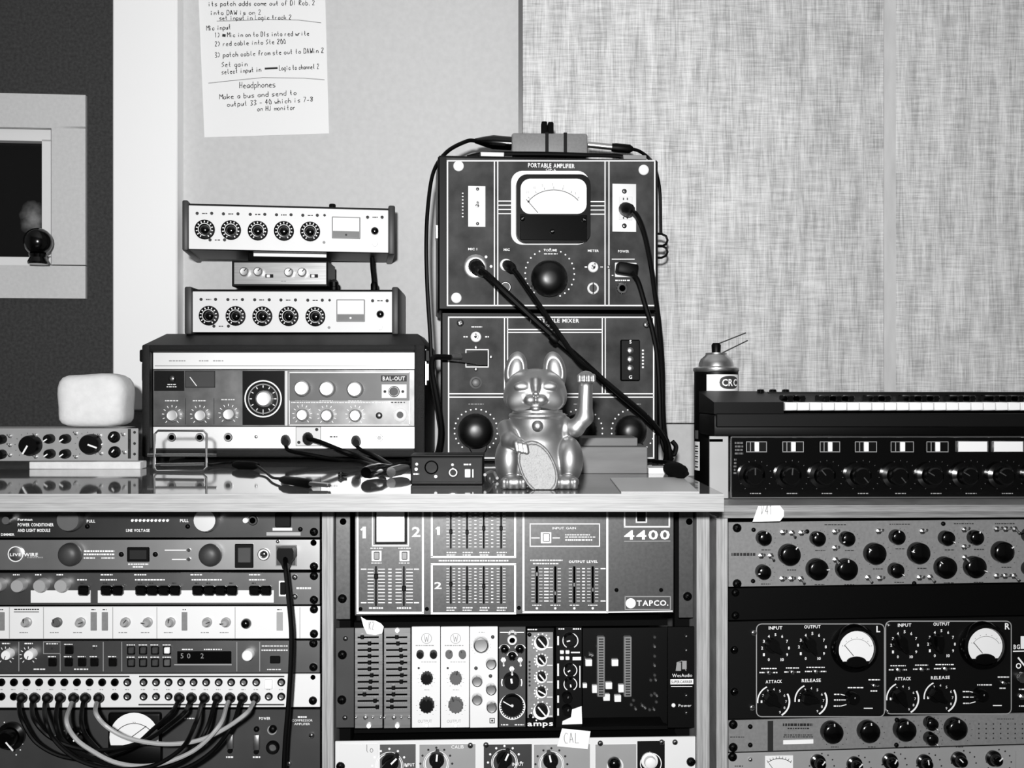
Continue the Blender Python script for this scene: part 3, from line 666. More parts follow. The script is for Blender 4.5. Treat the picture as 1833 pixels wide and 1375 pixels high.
t.frame(W, 667, 907, 731, 977, 2.4); mt = t.box('vu_meter', 671, 910, 728, 974, .003, .003, 'black', .0006); t.box('meter_face', 674, 912, 724, 970, .0036, .0008, 'steel', parent=mt)
t.text(652, 953, '1', 20, W, 6, bold=True); t.line(W, [(646, 949), (652, 944)], 3); t.text(745, 952, '2', 17, W, 15, bold=True); t.text(785, 950, '1', 14, W, 5, bold=True); t.line(W, [(780, 947), (785, 943.5)], 2.4); t.text(784, 1048, '2', 12, W, 13, bold=True)
for x in (674, 724):
    f = t.box('rocker_switch', x - 9, 986, x + 9, 1005, .002, .002, 'white', .0004); t.box('rocker', x - 5, 988, x + 5, 1002, .006, .004, 'nickel_dark', .0008, f); t.bars(W, x - 11, 980, x + 11, 983); t.bars(W, x - 10, 1007, x + 9, 1009)
def ladder(x0, x1, y0, y1, n, wpx=1.0):
    for i in range(n): y = y0 + (y1 - y0) * i / (n - 1); t.line(W, [(x0, y), (x1, y)], wpx)
for x, cy in ((673, 1032), (723, 1054)):
    t.slider(x, 1014, 1085, cy); ladder(x - 15, x - 4, 1019, 1079, 11, 1.4); ladder(x + 4, x + 16, 1019, 1079, 11, 1.4); t.bars(W, x - 13, 1086, x + 13, 1091)
ladder(695, 701, 1019, 1079, 11, 2.2); t.line(W, [(646, 1019), (656, 1019)], 2.2); t.line(W, [(646, 1079), (656, 1079)], 2.2); t.line(W, [(741, 1019), (750, 1019)], 2.2); t.line(W, [(741, 1079), (750, 1079)], 2.2)
for y0, y1, caps in ((908, 982, (952, 953, 946, 946)), (1014, 1081, (1046, 1053, 1050, None))):
    for i, x in enumerate((807, 836, 866, 897)):
        t.slider(x, y0, y1, caps[i], capw=5.5, caph=8); ladder(x - 8, x - 3, y0 + 4, y1 - 3, 13, .9); ladder(x + 3, x + 8, y0 + 4, y1 - 3, 13, .9)
        t.bars(W, x - 8, y1 + 5, x + 10, y1 + 9); t.bars(W, x - 8, y1 + 10, x + 8, y1 + 13)
        if i < 3: ladder(x + 13, x + 17, y0 + 4, y1 - 3, 11, 1.8)
t.bars(W, 785, 1001.5, 910, 1006)
t.frame(W, 949, 938, 1073, 978, 1.8); f = t.box('rocker_switch', 968, 953, 987, 973, .002, .002, 'white', .0004); t.box('rocker', 972, 955, 984, 970, .006, .004, 'steel', .0008, f)
t.line(W, [(951, 963), (966, 963)], 2); t.line(W, [(989, 963), (1002, 963)], 2); t.text(1010, 945.5, 'INPUT GAIN', 4, W, 42); t.bars(W, 1011, 956, 1056, 959); t.bars(W, 1011, 960, 1066, 963); t.bars(W, 1011, 964, 1060, 969)
t.bars(W, 949, 1001, 1007, 1005); t.bars(W, 954, 1007, 1000, 1011); t.text(1044, 1005.5, 'OUTPUT LEVEL', 4.2, W, 52, bold=True)
for x, cy in ((961, 1028), (994, 1062), (1028, 1047), (1061, 1056)):
    t.slider(x, 1014, 1080, cy, wpx=4, cap='nickel_dark', capw=5.5, caph=8); ladder(x - 10, x - 4, 1018, 1076, 11, .8); ladder(x + 4, x + 10, 1018, 1076, 11, .8); t.bars(W, x - 9, 1082, x + 9, 1085); t.spot(W, x, 1089, 2.2)
ladder(974, 982, 1018, 1076, 11, 2); ladder(1042, 1047, 1018, 1076, 11, 2); t.line(W, [(1075, 1018), (1084, 1018)], 2); t.line(W, [(1075, 1076), (1084, 1076)], 2)
t.frame(W, 1118, 905, 1198, 943, 2.6); t.frame(W, 1139, 915, 1157, 935, 2.2); f = t.box('power_switch', 1141, 917, 1155, 933, .004, .004, 'black', .0006)
t.text(1158, 957.5, '4400', 16, W, 82, bold=True); t.line('print_grey', [(1117, 969), (1200, 968.5)], 1.6)
t.frame('print_grey', 1119, 1068, 1200, 1091, 1.6); t.spot(W, 1129, 1080, 9, n=20); t.line('print_grey', [(1123, 1078), (1129, 1086), (1135, 1078)], 1.3); t.line('print_grey', [(1123, 1083), (1129, 1075), (1135, 1083)], 1.3); t.text(1168, 1079.5, 'TAPCO.', 9.5, W, 57, bold=True)
for x, y in ((645, 1091), (764, 1091), (929, 1089), (1104, 1057), (1184, 1057)): t.screw(x, y, 3.6, 'black_matte')
t.done()

# --- 500-series frame: chassis, ears, open bays
t = unit('module_frame', 'black module rack with open bays and a power lamp on its right flank', 'rack unit', 1120, 1306, 'panel_black', 601, 1243, deep=.2, panel=False, chassis=False, **MR)
for y0, y1 in ((1112, 1122), (1303, 1309)): t.box('frame_rail', 634, y0, 1195, y1, .001, .012, 'black_matte')
aa, cc, q0, q1 = t.rect(640, 1118, 1192, 1308); MB().box(aa, cc, .16, .163, q0, q1).build('back_plate', 'black_matte', t.root)
for za, zb_ in ((q0, q0 + .002), (q1 - .002, q1)): MB().box(aa, cc, .013, .16, za, zb_).build('shelf_plate', 'black_matte', t.root)
t.box('side_ear', 601, 1124, 634, 1303, 0, .003, 'panel_dark', .0005); t.box('side_ear', 1195, 1122, 1243, 1303, 0, .003, 'black', .0005)
for x, y in ((612, 1174), (611, 1255)): t.screw(x, y, 8, 'black', h=.006, name='rack_screw', cross=True)
for x, y in ((618, 1144), (617, 1286)): t.screw(x, y, 4.5, 'nickel_dark', cross=True)
for y in (1140, 1165, 1246, 1277): t.screw(1229, y, 3.2, 'nickel_dark')
t.text(1221, 1209, 'WesAudio', 6, W, 36); t.fill(W, 1200, 1216, 1241, 1225); t.text(1220.5, 1220.5, 'SUPERCARRIER', 5, B, 38, bold=True, h=.0004); t.line(W, [(1201, 1229), (1239, 1229)], 1.2)
t.line('print_grey', [(1210, 1201), (1212, 1186), (1221, 1183), (1228, 1201)], 1.2); t.fill('print_grey', 1211, 1186, 1219, 1201); t.fill('print_grey', 1221, 1183, 1229, 1198)
t.text(1226, 1263, 'Power', 5, W, 23); t.knob(1206, 1263.5, 3.8, .003, 'lens', 'dome', name='power_lamp')
aa, cc, q0, q1 = t.rect(1043, 1124, 1194, 1300, -.045)
MB().box(aa, cc, .045, .047, q0, q1).build('backplane', 'black', t.root)
for x0, x1 in ((1069, 1083), (1117, 1131)):
    aa, cc, q0, q1 = t.rect(x0, 1140, x1, 1248, -.035); o = MB().box(aa - (aa + cc) / 2, (cc - aa) / 2, 0, .0095, -(q1 - q0) / 2, (q1 - q0) / 2, .001).build('edge_connector', 'panel_grey', t.root, ((aa + cc) / 2, .035, (q0 + q1) / 2))
    pm = MB()
    for i in range(22): zz = (q1 - q0) * (.46 - .92 * i / 21); pm.box(-(cc - aa) * .3, (cc - aa) * .3, -.0004, .0004, zz - .0009, zz + .0009)
    pm.build('contacts', 'print_black', o)
for x, y, s in ((1054, 1187, 6), (1101, 1187, 6), (1047, 1228, 4), (1067, 1234, 7), (1090, 1228, 6), (1114, 1233, 7), (1086, 1249, 6), (1106, 1251, 6)):
    aa, cc, q0, q1 = t.rect(x - s, y - s, x + s, y + s, -.038); o = MB().box(-(cc - aa) / 2, (cc - aa) / 2, 0, .007, -(q1 - q0) / 2, (q1 - q0) / 2, .0005).build('header_socket', 'white', t.root, ((aa + cc) / 2, .038, (q0 + q1) / 2))
rr = random.Random(3)
for x, y in [(1052 + rr.uniform(-4, 30), 1155 + rr.uniform(0, 30)) for _ in range(4)] + [(1172, 1141 + 17 * i) for i in range(5)] + [(1165, 1218), (1174, 1218)] + [(1166, 1245), (1172, 1242), (1176, 1246), (1130, 1262), (1138, 1270), (1150, 1264), (1155, 1268), (1163, 1271), (1171, 1271), (1134, 1254), (1175, 1257)]:
    u, z, k = t.at(x, y, -.042); o = MB().lathe([(3 * k, 0), (3 * k, .003), (1.5 * k, .004), (0, .004)], 8).build('backplane_part', 'steel' if rr.random() < .6 else 'panel_dark', t.root, (u, .0445, z))
t.done()
# --- the modules
def module(name, label, x0, x1, y0, y1, m, group=None, cat='audio module'):
    pc = (x0 + x1) / 2; mt = T(name, label, cat, pc, y1, planeD(pc, 600, 1.40, 2.4), 2.4, group=group)
    mt.box('face_plate', x0, y0, x1, y1, .004, .003, m, .0006); mt.h0 = .004
    a, c, z0, z1 = mt.rect(x0 + 3, y0 + 4, x1 - 3, y1 - 4); MB().box(a, c, -.001, .14, z0, z1).build('module_body', 'black_matte', mt.root); return mt
for x0, x1, lab, offs in ((635, 685, 'brushed graphic equaliser module beside the grey ear, lower sliders pushed right', (-11, 2, 2, 2, 2, 2, 6, 4, 3, -7, 12, 16)), (687, 735, 'brushed graphic equaliser module beside the white modules, lower sliders pushed left', (0, 2, 7, 8, 9, 6, 9, 8, -6, -6, -9, -9))):
    t = module('graphic_equaliser', lab, x0, x1, 1124, 1304, 'brushed', 'graphic equaliser modules'); c0 = (x0 + x1) / 2 - 1
    for i in range(12):
        y = 1141 + i * 11.4; t.box('slider_slot', c0 - 19, y - 1.4, c0 + 19, y + 1.4, .0046, .0012, 'void')
        t.box('slider_cap', c0 + offs[i] - 3.2, y - 3.4, c0 + offs[i] + 3.2, y + 3.6, .010, .0055, 'black', .0008)
        for s in range(9): t.line('print_grey', [(c0 - 17 + s * 4.2, y + 2.5), (c0 - 17 + s * 4.2, y + 4.5)], .7)
    for dx, r in ((-22, 2.6), (-5, 4.2), (8, 2.6), (22, 2.6)): t.knob(c0 + dx, 1285.5, r, .003, 'steel', 'dome', name='lamp', base=.004)
    for y in (1129, 1300): t.knob(c0 + 1, y, 4.5, .004, 'lens', 'flat', name='thumb_screw', base=.004)
    t.done()
for x0, x1, lab, m in ((737, 788, 'white module with four black knobs', 'black'), (789, 840, 'white module with four grey knobs', 'panel_mid')):
    t = module('white_filter_module', lab, x0, x1, 1122, 1303, 'panel_white', 'white filter modules'); c = (x0 + x1) / 2 + 1
    t.hoop('print_grey', c, 1143, 8.5, 9.5); t.line('print_grey', [(c - 4, 1137), (c - 2, 1149), (c, 1140), (c + 2, 1149), (c + 4, 1137)], 1.0); t.bars('print_grey', c - 20, 1154, c + 14, 1157)
    for dx, an in ((-12, 25), (12, -15)): t.knob(c + dx, 1173.5, 6.5, .011, m, 'flat', an, 'print_black', base=.004, plen=(.7, 1.3), pw=1.4)
    t.knob(c, 1216.5, 11, .013, m, 'fluted', 12, 'print_black', base=.004, plen=(.7, 1.4), pw=2); t.knob(c, 1265, 13.5, .014, m, 'fluted', -3 if m == 'black' else -22, 'print_black', base=.004, plen=(.7, 1.4), pw=2)
    t.ticks('print_grey', c, 1216.5, 14, 16, 11, wpx=.8); t.ticks('print_grey', c, 1265, 17, 19, 11, wpx=.8); t.spot(B, c - 14, 1196, 2); t.bars('print_grey', c - 10, 1184, c + 18, 1186); t.bars('print_grey', c - 5, 1234, c + 6, 1236); t.text(c - 3, 1291, 'OUTPUT', 5.5, 'print_grey', 25)
    t.knob(c, 1299, 4, .003, 'lens', 'flat', name='thumb_screw', base=.004); t.done()
t = module('steel_knob_module', 'white module dotted with bright spun-metal knobs', 841, 891, 1122, 1303, 'panel_white')
for x, y, r in ((861, 1156, 14), (879, 1190, 9.5), (854, 1221, 9.5), (879, 1236, 9.5), (854, 1254, 9.5), (880, 1268, 9.5)): t.knob(x, y, r, .013, 'steel', 'cap', base=.004)
for x, y in ((882, 1141), (852, 1197), (878, 1211)): t.knob(x, y, 3.3, .003, 'panel_dark', 'dome', name='lamp', base=.004)
t.frame(B, 877, 1286, 885, 1294, 1.4); t.spot(B, 881, 1290, 2); t.bars('print_grey', 856, 1131, 868, 1133); t.ticks('print_grey', 861, 1156, 16, 18, 15, wpx=.7); t.done()
t = module('dial_module', 'dark module with a large white-scaled dial at its foot', 893, 941, 1122, 1302, 'panel_dark')
t.jack(917, 1147, 9, 'lens', 'void', base=.004, h=.004); t.ticks(W, 917, 1136, 4, 8, 9, -80, 80, 1, None)
for x, y in ((903, 1164), (931, 1164), (917, 1177)): t.knob(x, y, 8, .010, 'black_gloss', 'dome', base=.004); t.arc(W, x, y, 10, -70, 70, 1.6)
for x, y in ((901, 1181), (931, 1181), (916, 1197)): t.toggle(x, y, 4.2, False, 'lens', base=.004)
t.knob(916, 1222, 14, .014, 'black', 'flat', -8, base=.004, pw=3.5, plen=(-.1, .5)); t.arc(W, 916, 1222, 17, -25, 25, 2); t.arc(W, 916, 1222, 18, -110, -70, 2); t.arc(W, 916, 1222, 18, 70, 110, 2)
t.knob(917, 1265, 19.5, .010, 'black', 'flat', -60, base=.004, pw=1.6, plen=(.1, .95)); t.hoop(W, 917, 1265, 22, 23.5); t.ticks(W, 917, 1265, 19.5, 23, 30, -178, 178, 1.6); t.knob(917, 1265, 3.4, .013, 'lens', 'dome', name='dial_centre', base=.004)
t.bars(W, 896, 1296, 910, 1299); t.bars(W, 921, 1296, 938, 1299); t.line(W, [(895, 1132), (938, 1132)], 1.2); t.done()
t = module('five_knob_equaliser', 'grey equaliser module with five black knobs striped white', 943, 992, 1124, 1302, 'black')
t.box('grey_label_plate', 944, 1132, 990, 1285, .0055, .001, 'panel_grey', .0003); t.h0 = .0056
for y, r in ((1151, 10), (1183, 7.5), (1213, 7.5), (1240, 7.5), (1274, 11)):
    t.spot(W, 969, y, r * 1.35, n=18); t.knob(970, y, r, .011, 'black', 'flat', -40 if y != 1240 else -60, base=.0055, plen=(-.95, .95), pw=2.4); t.ticks(W, 969, y, r * 1.45, r * 1.8, 9, -150, 60, 1.6, dots=True); t.line(W, [(979, y + 8), (989, y + 8)], 1.8)
for i in range(7): t.spot(B, 948, 1185 + i * 7, 2)
t.h0 = .004
for x, y in ((948, 1137), (950, 1283)): t.screw(x, y, 3.6, 'black', base=.0055)
t.bars(W, 944, 1125, 962, 1129); t.text(967, 1295, 'amps', 9, W, 46, bold=True); t.done()
t = module('black_taped_module', 'black module with ringed knobs and torn white paper at its foot', 995, 1042, 1122, 1302, 'black')
for y, r in ((1147, 11), (1200, 9), (1225, 9)): t.knob(1021, y, r, .012, 'black', 'flat', (-100, -120, 170)[(1147, 1200, 1225).index(y)], base=.004, pw=2.2, plen=(.05, .6)); t.arc(W, 1021, y, r + 2.5, -150, 150, 1.5, n=24)
for x, y in ((1006, 1168), (1016, 1168), (1006, 1179), (1016, 1179)): t.button(x - 3.5, y - 3.2, x + 3.5, y + 3.2, .007, 'lens')
t.line(W, [(1022, 1168), (1038, 1168)], 2.4); t.fill(W, 1025, 1176, 1040, 1182); t.line(W, [(1038, 1192), (1038, 1231)], 1.6)
for y0, y1 in ((1139, 1155), (1188, 1210), (1218, 1233), (1245, 1258), (1268, 1281)): t.line(W, [(999, y0), (999, y1)], 3)
t.bars(W, 999, 1124, 1010, 1128); t.bars(W, 1025, 1124, 1040, 1128)
for y in (1251, 1274): t.knob(1016, y, 9, .012, 'black_matte', 'flat', 20, 'panel_mid', base=.004, pw=2, plen=(.1, .5))
q5 = [t.uv(x, y, .018) for x, y in ((1007, 1291), (1022, 1284), (1024, 1270), (1041, 1264), (1042, 1296), (1006, 1297))]
MB().prism(q5, -.0186, -.0178).build('torn_paper', 'paper', t.root); t.done()
# paper tags stuck on the racks
def tagpaper(name, label, pts, pc, D, yaw, words=None, cat='paper tag'):
    g = T(name, label, cat, pc[0], max(p[1] for p in pts), D, yaw)
    MB().prism([g.uv(*p) for p in pts], -.0006, 0).build('tag_sheet', 'paper', g.root); g.h0 = .0007
    if words: g.hand(*words)
    return g.done('handwriting')
tagpaper('paper_tag', 'curled leaf-shaped paper tag over the first graphic equaliser', [(646, 1104), (656, 1110), (672, 1111), (682, 1116), (687, 1122), (684, 1134), (672, 1137), (657, 1135), (651, 1122)], (667, 1120), planeD(667, 600, 1.39, 2.4), 2.4, (661, 1127, 'K2', 7, 10, 'ink_pale', .9))
tagpaper('paper_tag', 'crooked white paper tag above the input knobs of the lowest panel', [(1006, 1304), (1057, 1309), (1052, 1341), (997, 1336)], (1027, 1320), planeD(1027, 600, 1.39, 2.4), 2.4, (1010, 1330, 'CAL', 9, 30, 'ink_pale', 1.0))
tagpaper('paper_tag', 'white paper tag hanging over the plywood cabinet edge', [(1357, 906), (1396, 905), (1403, 914), (1403, 924), (1396, 933), (1347, 934)], (1375, 920), planeD(1375, 1283, 1.412, YC), YC, (1362, 921, 'V41', 8, 24, 'ink_pale', 1.0))
# --- lowest panel of the middle bay
t = unit('input_amplifier', 'pale dual input amplifier panel with pointer knobs at the foot of the bay', 'rack unit', 1323, 1440, 'panel_white', 600, 1245, deep=.2, **MR)
for x0, x1, m in ((680, 744, 'panel_mid'), (751, 851, 'panel_light'), (866, 952, 'panel_dark'), (956, 1056, 'panel_light'), (1066, 1139, 'panel_light'), (1141, 1190, 'panel_black'), (608, 676, 'panel_white')):
    t.box('section_plate', x0, 1333 if m not in ('panel_black',) else 1327, x1, 1432, .0012, .0011, m, .0003)
t.h0 = .0013
for x, y, r, an in ((697, 1371, 20, 45), (781, 1367, 18, 5), (903, 1365, 19, 25), (987, 1368, 18, -12)):
    t.knob(x, y, r, .02, 'black', 'chicken', an, base=.0012, pw=3, plen=(.2, .9)); t.hoop(W, x, y, r + 1, r + 2.6); t.hoop(W, x, y, r + 4, r + 5)
    t.ticks(W if r > 18 else B, x, y, r + 9, r + 12, 9, -120, 120, 2.2, dots=True)
t.text(819, 1337, 'CALIB', 6, W, 22); t.text(927, 1368, 'INPUT', 5.5, W, 20, bold=True); t.text(733, 1369, 'INPUT', 5.5, W, 18, bold=True); t.hand(648, 1347, 'Elo', 7, 22, 'ink_pale', 1.0)
t.knob(1101, 1371, 12, .014, 'black_gloss', 'dome', base=.0012); t.hoop('panel_white', 1101, 1371, 12, 15); t.knob(1165, 1367, 15, .012, 'white', 'skirt', base=.0012); t.hoop(W, 1165, 1367, 18, 19.5); t.line(W, [(1163, 1346), (1163, 1352)], 1.5)
for x, y in ((842, 1336), (870, 1335), (1075, 1332), (1185, 1330), (1209, 1330)): t.screw(x, y, 5, 'nickel_dark', base=.0012, cross=True)
ear_screws(t, 1238, (1366,), 8); ear_screws(t, 609, (1374,), 8); t.done()

# ================================================================== right cabinet gear
CR = dict(px0=1304, px1=1958, pref=1305, Dref=1.435, yaw=4.6, ypx=1305)
t = unit('grey_knob_equaliser', 'mid-grey equaliser crowded with round black knobs and chrome toggles', 'rack unit', 935, 1052, 'panel_grey', **CR)
S = lambda y, x: y   # rows follow the photograph
for x, y, r in ((1371, 965, 13), (1370, 1026, 13), (1417, 995, 19), (1468, 966, 13), (1521, 966, 13), (1467, 1021, 19), (1520, 1021, 19), (1571, 993, 19), (1611, 963, 13), (1609, 1023, 13), (1650, 992, 19), (1700, 965, 13), (1752, 964, 13), (1698, 1018, 19), (1751, 1017, 19), (1801, 990, 19), (1850, 960, 13), (1850, 1020, 13)):
    t.knob(x, y, r, .014, 'black_gloss', 'convex', (x * 13 + y * 7) % 260 - 130, pw=1.4, plen=(.72, .98)); t.bars(B, x - 9, y + r + 5, x + 9, y + r + 8)
    t.ticks('print_black', x, y, r + 2.5, r + 4.5, 11, wpx=.7)
for i, (x, y) in enumerate(((1401, 953), (1417, 954), (1434, 954), (1362, 995), (1379, 995), (1400, 1036), (1416, 1036), (1433, 1036), (1494, 952), (1494, 981), (1495, 1002), (1572, 951), (1650, 951), (1553, 1034), (1574, 1035), (1645, 1034), (1664, 1033), (1725, 948), (1725, 979), (1726, 998), (1783, 947), (1799, 947), (1815, 947), (1783, 1031), (1798, 1031), (1814, 1031))):
    t.toggle(x, y, 5, i % 3 != 1)
for x, y in ((1350, 949), (1349, 1041), (1446, 952), (1690, 938), (1638, 1045)): t.screw(x, y, 4, 'black')
for x0, y, n in ((1475, 940, 40), (1592, 939, 38), (1707, 938, 36), (1780, 938, 36)): t.bars(B, x0, y - 2, x0 + n, y + 1)
t.bars(B, 1309, 989, 1353, 996, wpx=5); ear_screws(t, 1321, (946, 1046), 8); t.done()
t = unit('blank_panel', 'plain black blank panel between grey equaliser and twin-meter compressor', 'rack unit', 1053, 1112, 'black', **CR)
ear_screws(t, 1318, (1062, 1103), 7)
t = unit('twin_meter_compressor', 'black stereo compressor with two round white meters marked L and R', 'rack unit', 1113, 1289, 'panel_black', **CR)
for ox, oy, tx in ((0, 0, 'L'), (231, -5, 'R')):
    r = 229 if ox == 0 else 225
    t.frame('panel_light', 1354 + ox, 1117 + oy, 1354 + ox + r, 1283 + oy, 1.8, r=9)
    t.text(1572 + ox, 1126 + oy, tx, 11, W, bold=True)
    for x, y, lab, an in ((1388, 1160, 'INPUT', 130), (1454, 1158, 'OUTPUT', 150), (1385, 1256, 'ATTACK', 125), (1452, 1254, 'RELEASE', 100)):
        x += ox; y += oy; t.knob(x, y, 17, .017, 'black', 'chicken', an if ox == 0 else an + 25, None)
        t.text(x, y - 36, lab, 5.6, W, 5.0 * len(lab), bold=True)
        if lab in ('INPUT', 'OUTPUT'):
            for i in range(11): a = math.radians(-150 + 30 * i); t.text(x + 24 * math.sin(a), y - 24 * math.cos(a), str(i), 5.0, W, bold=True, width=3.4 if i < 10 else 6)
        else:
            for i in range(9): a = math.radians(-90 + 30 * i); t.text(x + 22 * math.sin(a), y - 22 * math.cos(a), '123456789'[i], 4.6, W, 3)
            t.arc(W, x, y, 29, -95, -25, 2.4); t.arc(W, x, y, 28, 60, 150, 3.0)
    for x, y, w2 in ((1376, 1204, 14), (1418, 1203, 12), (1460, 1202, 17)):
        t.toggle(x + ox, y + oy, 3.6, True); t.bars(W, x + ox - w2, y + oy - 9, x + ox + w2, y + oy - 5.5); t.bars(W, x + ox - w2 - 3, y + oy - 2, x + ox - 7, y + oy + 2); t.bars(W, x + ox + 8, y + oy - 2, x + ox + w2 + 2, y + oy + 2)
    mx, my = 1534 + ox, 1163 + oy
    u, z, k = t.at(mx, my, .012); me = MB().lathe([(43 * k, 0), (43 * k, .006), (40 * k, .012), (34 * k, .013), (33 * k, .010)], 40).build('vu_meter', 'black_gloss', t.root, (u, 0, z))
    def seg_face():
        b = MB(); pts = [(32.5 * k * math.sin(math.radians(a)), 32.5 * k * math.cos(math.radians(a))) for a in range(-132, 133, 8)]; b.add([(x, -.0095, z2) for x, z2 in pts], [tuple(range(len(pts)))]); return b
    seg_face().build('meter_face', 'meter_face', me); MB().lathe([(33 * k, .004), (33 * k, .009), (0, .009)], 32).build('meter_well', 'black', me)
    cvr = MB(); pts = [(18 * k * math.sin(math.radians(a)), -22 * k + 9 * k * math.cos(math.radians(a))) for a in range(-90, 91, 18)]; cvr.prism([(-24 * k, -30 * k)] + [(-18 * k, -22 * k)] + pts[1:-1] + [(18 * k, -22 * k), (24 * k, -30 * k)], -.0115, -.0095); cvr.build('meter_cover', 'black', me)
    MB().seg((-5 * k, -12 * k), (-22 * k, 8 * k), 1.2 * k, -.0100).build('needle', 'print_black', me, smooth=0)
    t.arc('print_grey', mx, my + 8, 27, -60, 60, .9, .0101)
    for i in range(7): a = math.radians(-60 + 20 * i); t.spot('print_grey', mx + 30 * math.sin(a), my + 8 - 30 * math.cos(a), .9, .0101, 6)
    t.knob(1530 + ox, 1252 + oy, 11, .014, 'black', 'flat', 10, 'print_grey', pw=1.5, plen=(.1, .35)); t.bars(W, 1517 + ox, 1229 + oy, 1545 + ox, 1233 + oy)
    for y in (1243, 1253, 1264): t.bars(W, 1492 + ox, y + oy - 2, 1504 + ox, y + oy + 2); t.line(W, [(1505 + ox, y + oy), (1515 + ox, y + oy + (1253 - y) * .25)], 1.5)
    t.bars(W, 1554 + ox, 1215 + oy, 1575 + ox, 1219 + oy); t.toggle(1564 + ox, 1227 + oy, 3, True); t.bars(W, 1557 + ox, 1235 + oy, 1570 + ox, 1239 + oy); t.line(W, [(1546 + ox, 1268 + oy), (1562 + ox, 1268 + oy)], 1.8)
for x, y in ((1350, 1134), (1347, 1268), (1592, 1120), (1590, 1274)): t.knob(x, y, 5.5 if x < 1400 else 3.2, .004, 'chrome', 'dome', name='dome_screw')
for y in (1165, 1240): t.screw(1316, y, 7, 'black_gloss', h=.005, name='rack_screw')
t.text(1814, 1158, 'BG', 8, W, 12, 'l', bold=True); t.text(1831, 1150, '1', 22, W, 9, bold=True); t.line(W, [(1813, 1166), (1850, 1165)], 2); t.line(W, [(1822, 1177), (1834, 1192)], 3); t.hoop(W, 1823, 1192, 3, 5); t.knob(1832, 1214, 10, .008, 'chrome', 'cap', name='lamp_button'); t.toggle(1828, 1247, 5); t.bars(W, 1823, 1232, 1840, 1236); t.bars(W, 1823, 1262, 1840, 1266)
t.done()
t = unit('grey_line_compressor', 'slim mid-grey compressor with four big black knobs and a dotted grid', 'rack unit', 1290, 1348, 'panel_grey', **CR)
for x, y, r in ((1494, 1315, 19), (1560, 1313.5, 19), (1625, 1311, 19), (1717, 1308.5, 19), (1672, 1299, 11), (1672, 1326.5, 11)): t.knob(x, y, r, .015, 'black_gloss', 'convex', 0 if r > 12 else 140, pw=1.3, plen=(.75, .98)); t.ticks(B, x, y, r + 3, r + 4.5, 11, wpx=.9, dots=True); t.bars(B, x - 7, 1336, x + 7, 1338.5)
t.fill(B, 1374, 1290.5, 1384, 1346); t.bars(B, 1401, 1295, 1455, 1300, wpx=5); t.bars(B, 1409, 1302, 1449, 1306); t.bars(B, 1402, 1314, 1455, 1321, 2); t.box('label_strip', 1402, 1324.5, 1456, 1332, .001, .0008, 'paper')
for i in range(7):
    for j in range(4): t.spot(B, 1752 + i * 13, 1296 + j * 8.5, 1.4)
t.bars(B, 1784, 1286, 1815, 1288); t.bars(B, 1306, 1318, 1332, 1321)
for x, y in ((1344, 1302), (1344, 1335), (1607, 1290), (1606, 1335)): t.screw(x, y, 4.2, 'black')
ear_screws(t, 1314, (1299, 1340), 8); t.done()
t = unit('pale_meter_preamp', 'pale grey preamplifier with a white edge meter cut by the picture edge', 'rack unit', 1349, 1470, 'panel_light', **CR)
t.root['label'] = 'pale grey preamplifier with white scale meter under the dotted-grid compressor'
mt = t.box('edge_meter', 1370, 1353, 1420, 1402, .002, .002, 'meter_face', .0005); t.arc(B, 1395, 1392, 34, -38, 38, 1.1, .002); t.ticks(B, 1395, 1392, 34, 38, 9, -36, 36, .9, .002); t.line(B, [(1376, 1366), (1392, 1388)], 1, .002)
for x, y, r in ((1471, 1371, 14), (1537, 1375, 14), (1601, 1369, 14), (1663, 1371, 14), (1725, 1366, 14), (1788, 1364, 14)): t.knob(x, y, r, .016, 'black_gloss', 'skirt', (x * 11) % 120 - 60, pw=1.8, plen=(.1, .7)); t.ticks(B, x, y, r + 6, r + 10, 9, -120, 120, 1.6, dots=True)
t.line('print_grey', [(1818, 1345), (1818, 1400)], 2); t.bars(B, 1314, 1370, 1330, 1373); t.screw(1344, 1361, 4, 'steel')
ear_screws(t, 1313, (1357,), 8); t.done()
# ================================================================== on the desk
def onD(py): return HD * F / (py - CY)        # distance of a desk contact seen at image row py
def plainbox(name, label, cat, x0, y0, x1, y1, D, deep, m, yaw=0, b=.002, seg=2, group=None):
    t = T(name, label, cat, (x0 + x1) / 2, y1, D, yaw, group=group); t.box('body', x0, y0, x1, y1, 0, deep, m, b, seg=seg); return t

# --- echo amplifier in a tolex case
t = T('echo_amplifier', 'black tolex-cased echo amplifier with bright strips and many silver knobs', 'amplifier', 510, 826, onD(826), 0.0)
k = t.k(510, 720)
A0, A1, B0, B1 = t.rect(258, 617, 762, 818); i0, i1, j0, j1 = t.rect(273, 630, 743, 804)
fr = -.014
cs = MB()
def ringbox(x0, x1, z0, z1): cs.box(x0, x1, fr, .03, z0, z1, .004, 2)
ringbox(A0, i0, B0, B1); ringbox(i1, A1, B0, B1); ringbox(i0 - .002, i1 + .002, j1, B1); ringbox(i0 - .002, i1 + .002, B0, j0)
zt = t.uv(510, 597, -.05)[1]; ins = .020
vs = [(A0, .028, B0), (A1, .028, B0), (A1, .028, B1 - .002), (A0, .028, B1 - .002), (A0 + ins, .062, zt), (A1 - ins, .062, zt), (A0, .22, B0), (A1, .22, B0), (A1 - ins, .22, zt), (A0 + ins, .22, zt), (A0, .22, B1 - .002), (A1, .22, B1 - .002), (A0, fr + .004, B1 - .002), (A1, fr + .004, B1 - .002)]
cs.add(vs, [(0, 1, 2, 3), (12, 13, 5, 4), (4, 5, 8, 9), (0, 6, 10, 3), (1, 7, 11, 2), (3, 10, 9, 4, 12), (2, 11, 8, 5, 13), (0, 1, 7, 6), (6, 7, 11, 10), (10, 11, 8, 9)])
cs.build('case', 'tolex', t.root)
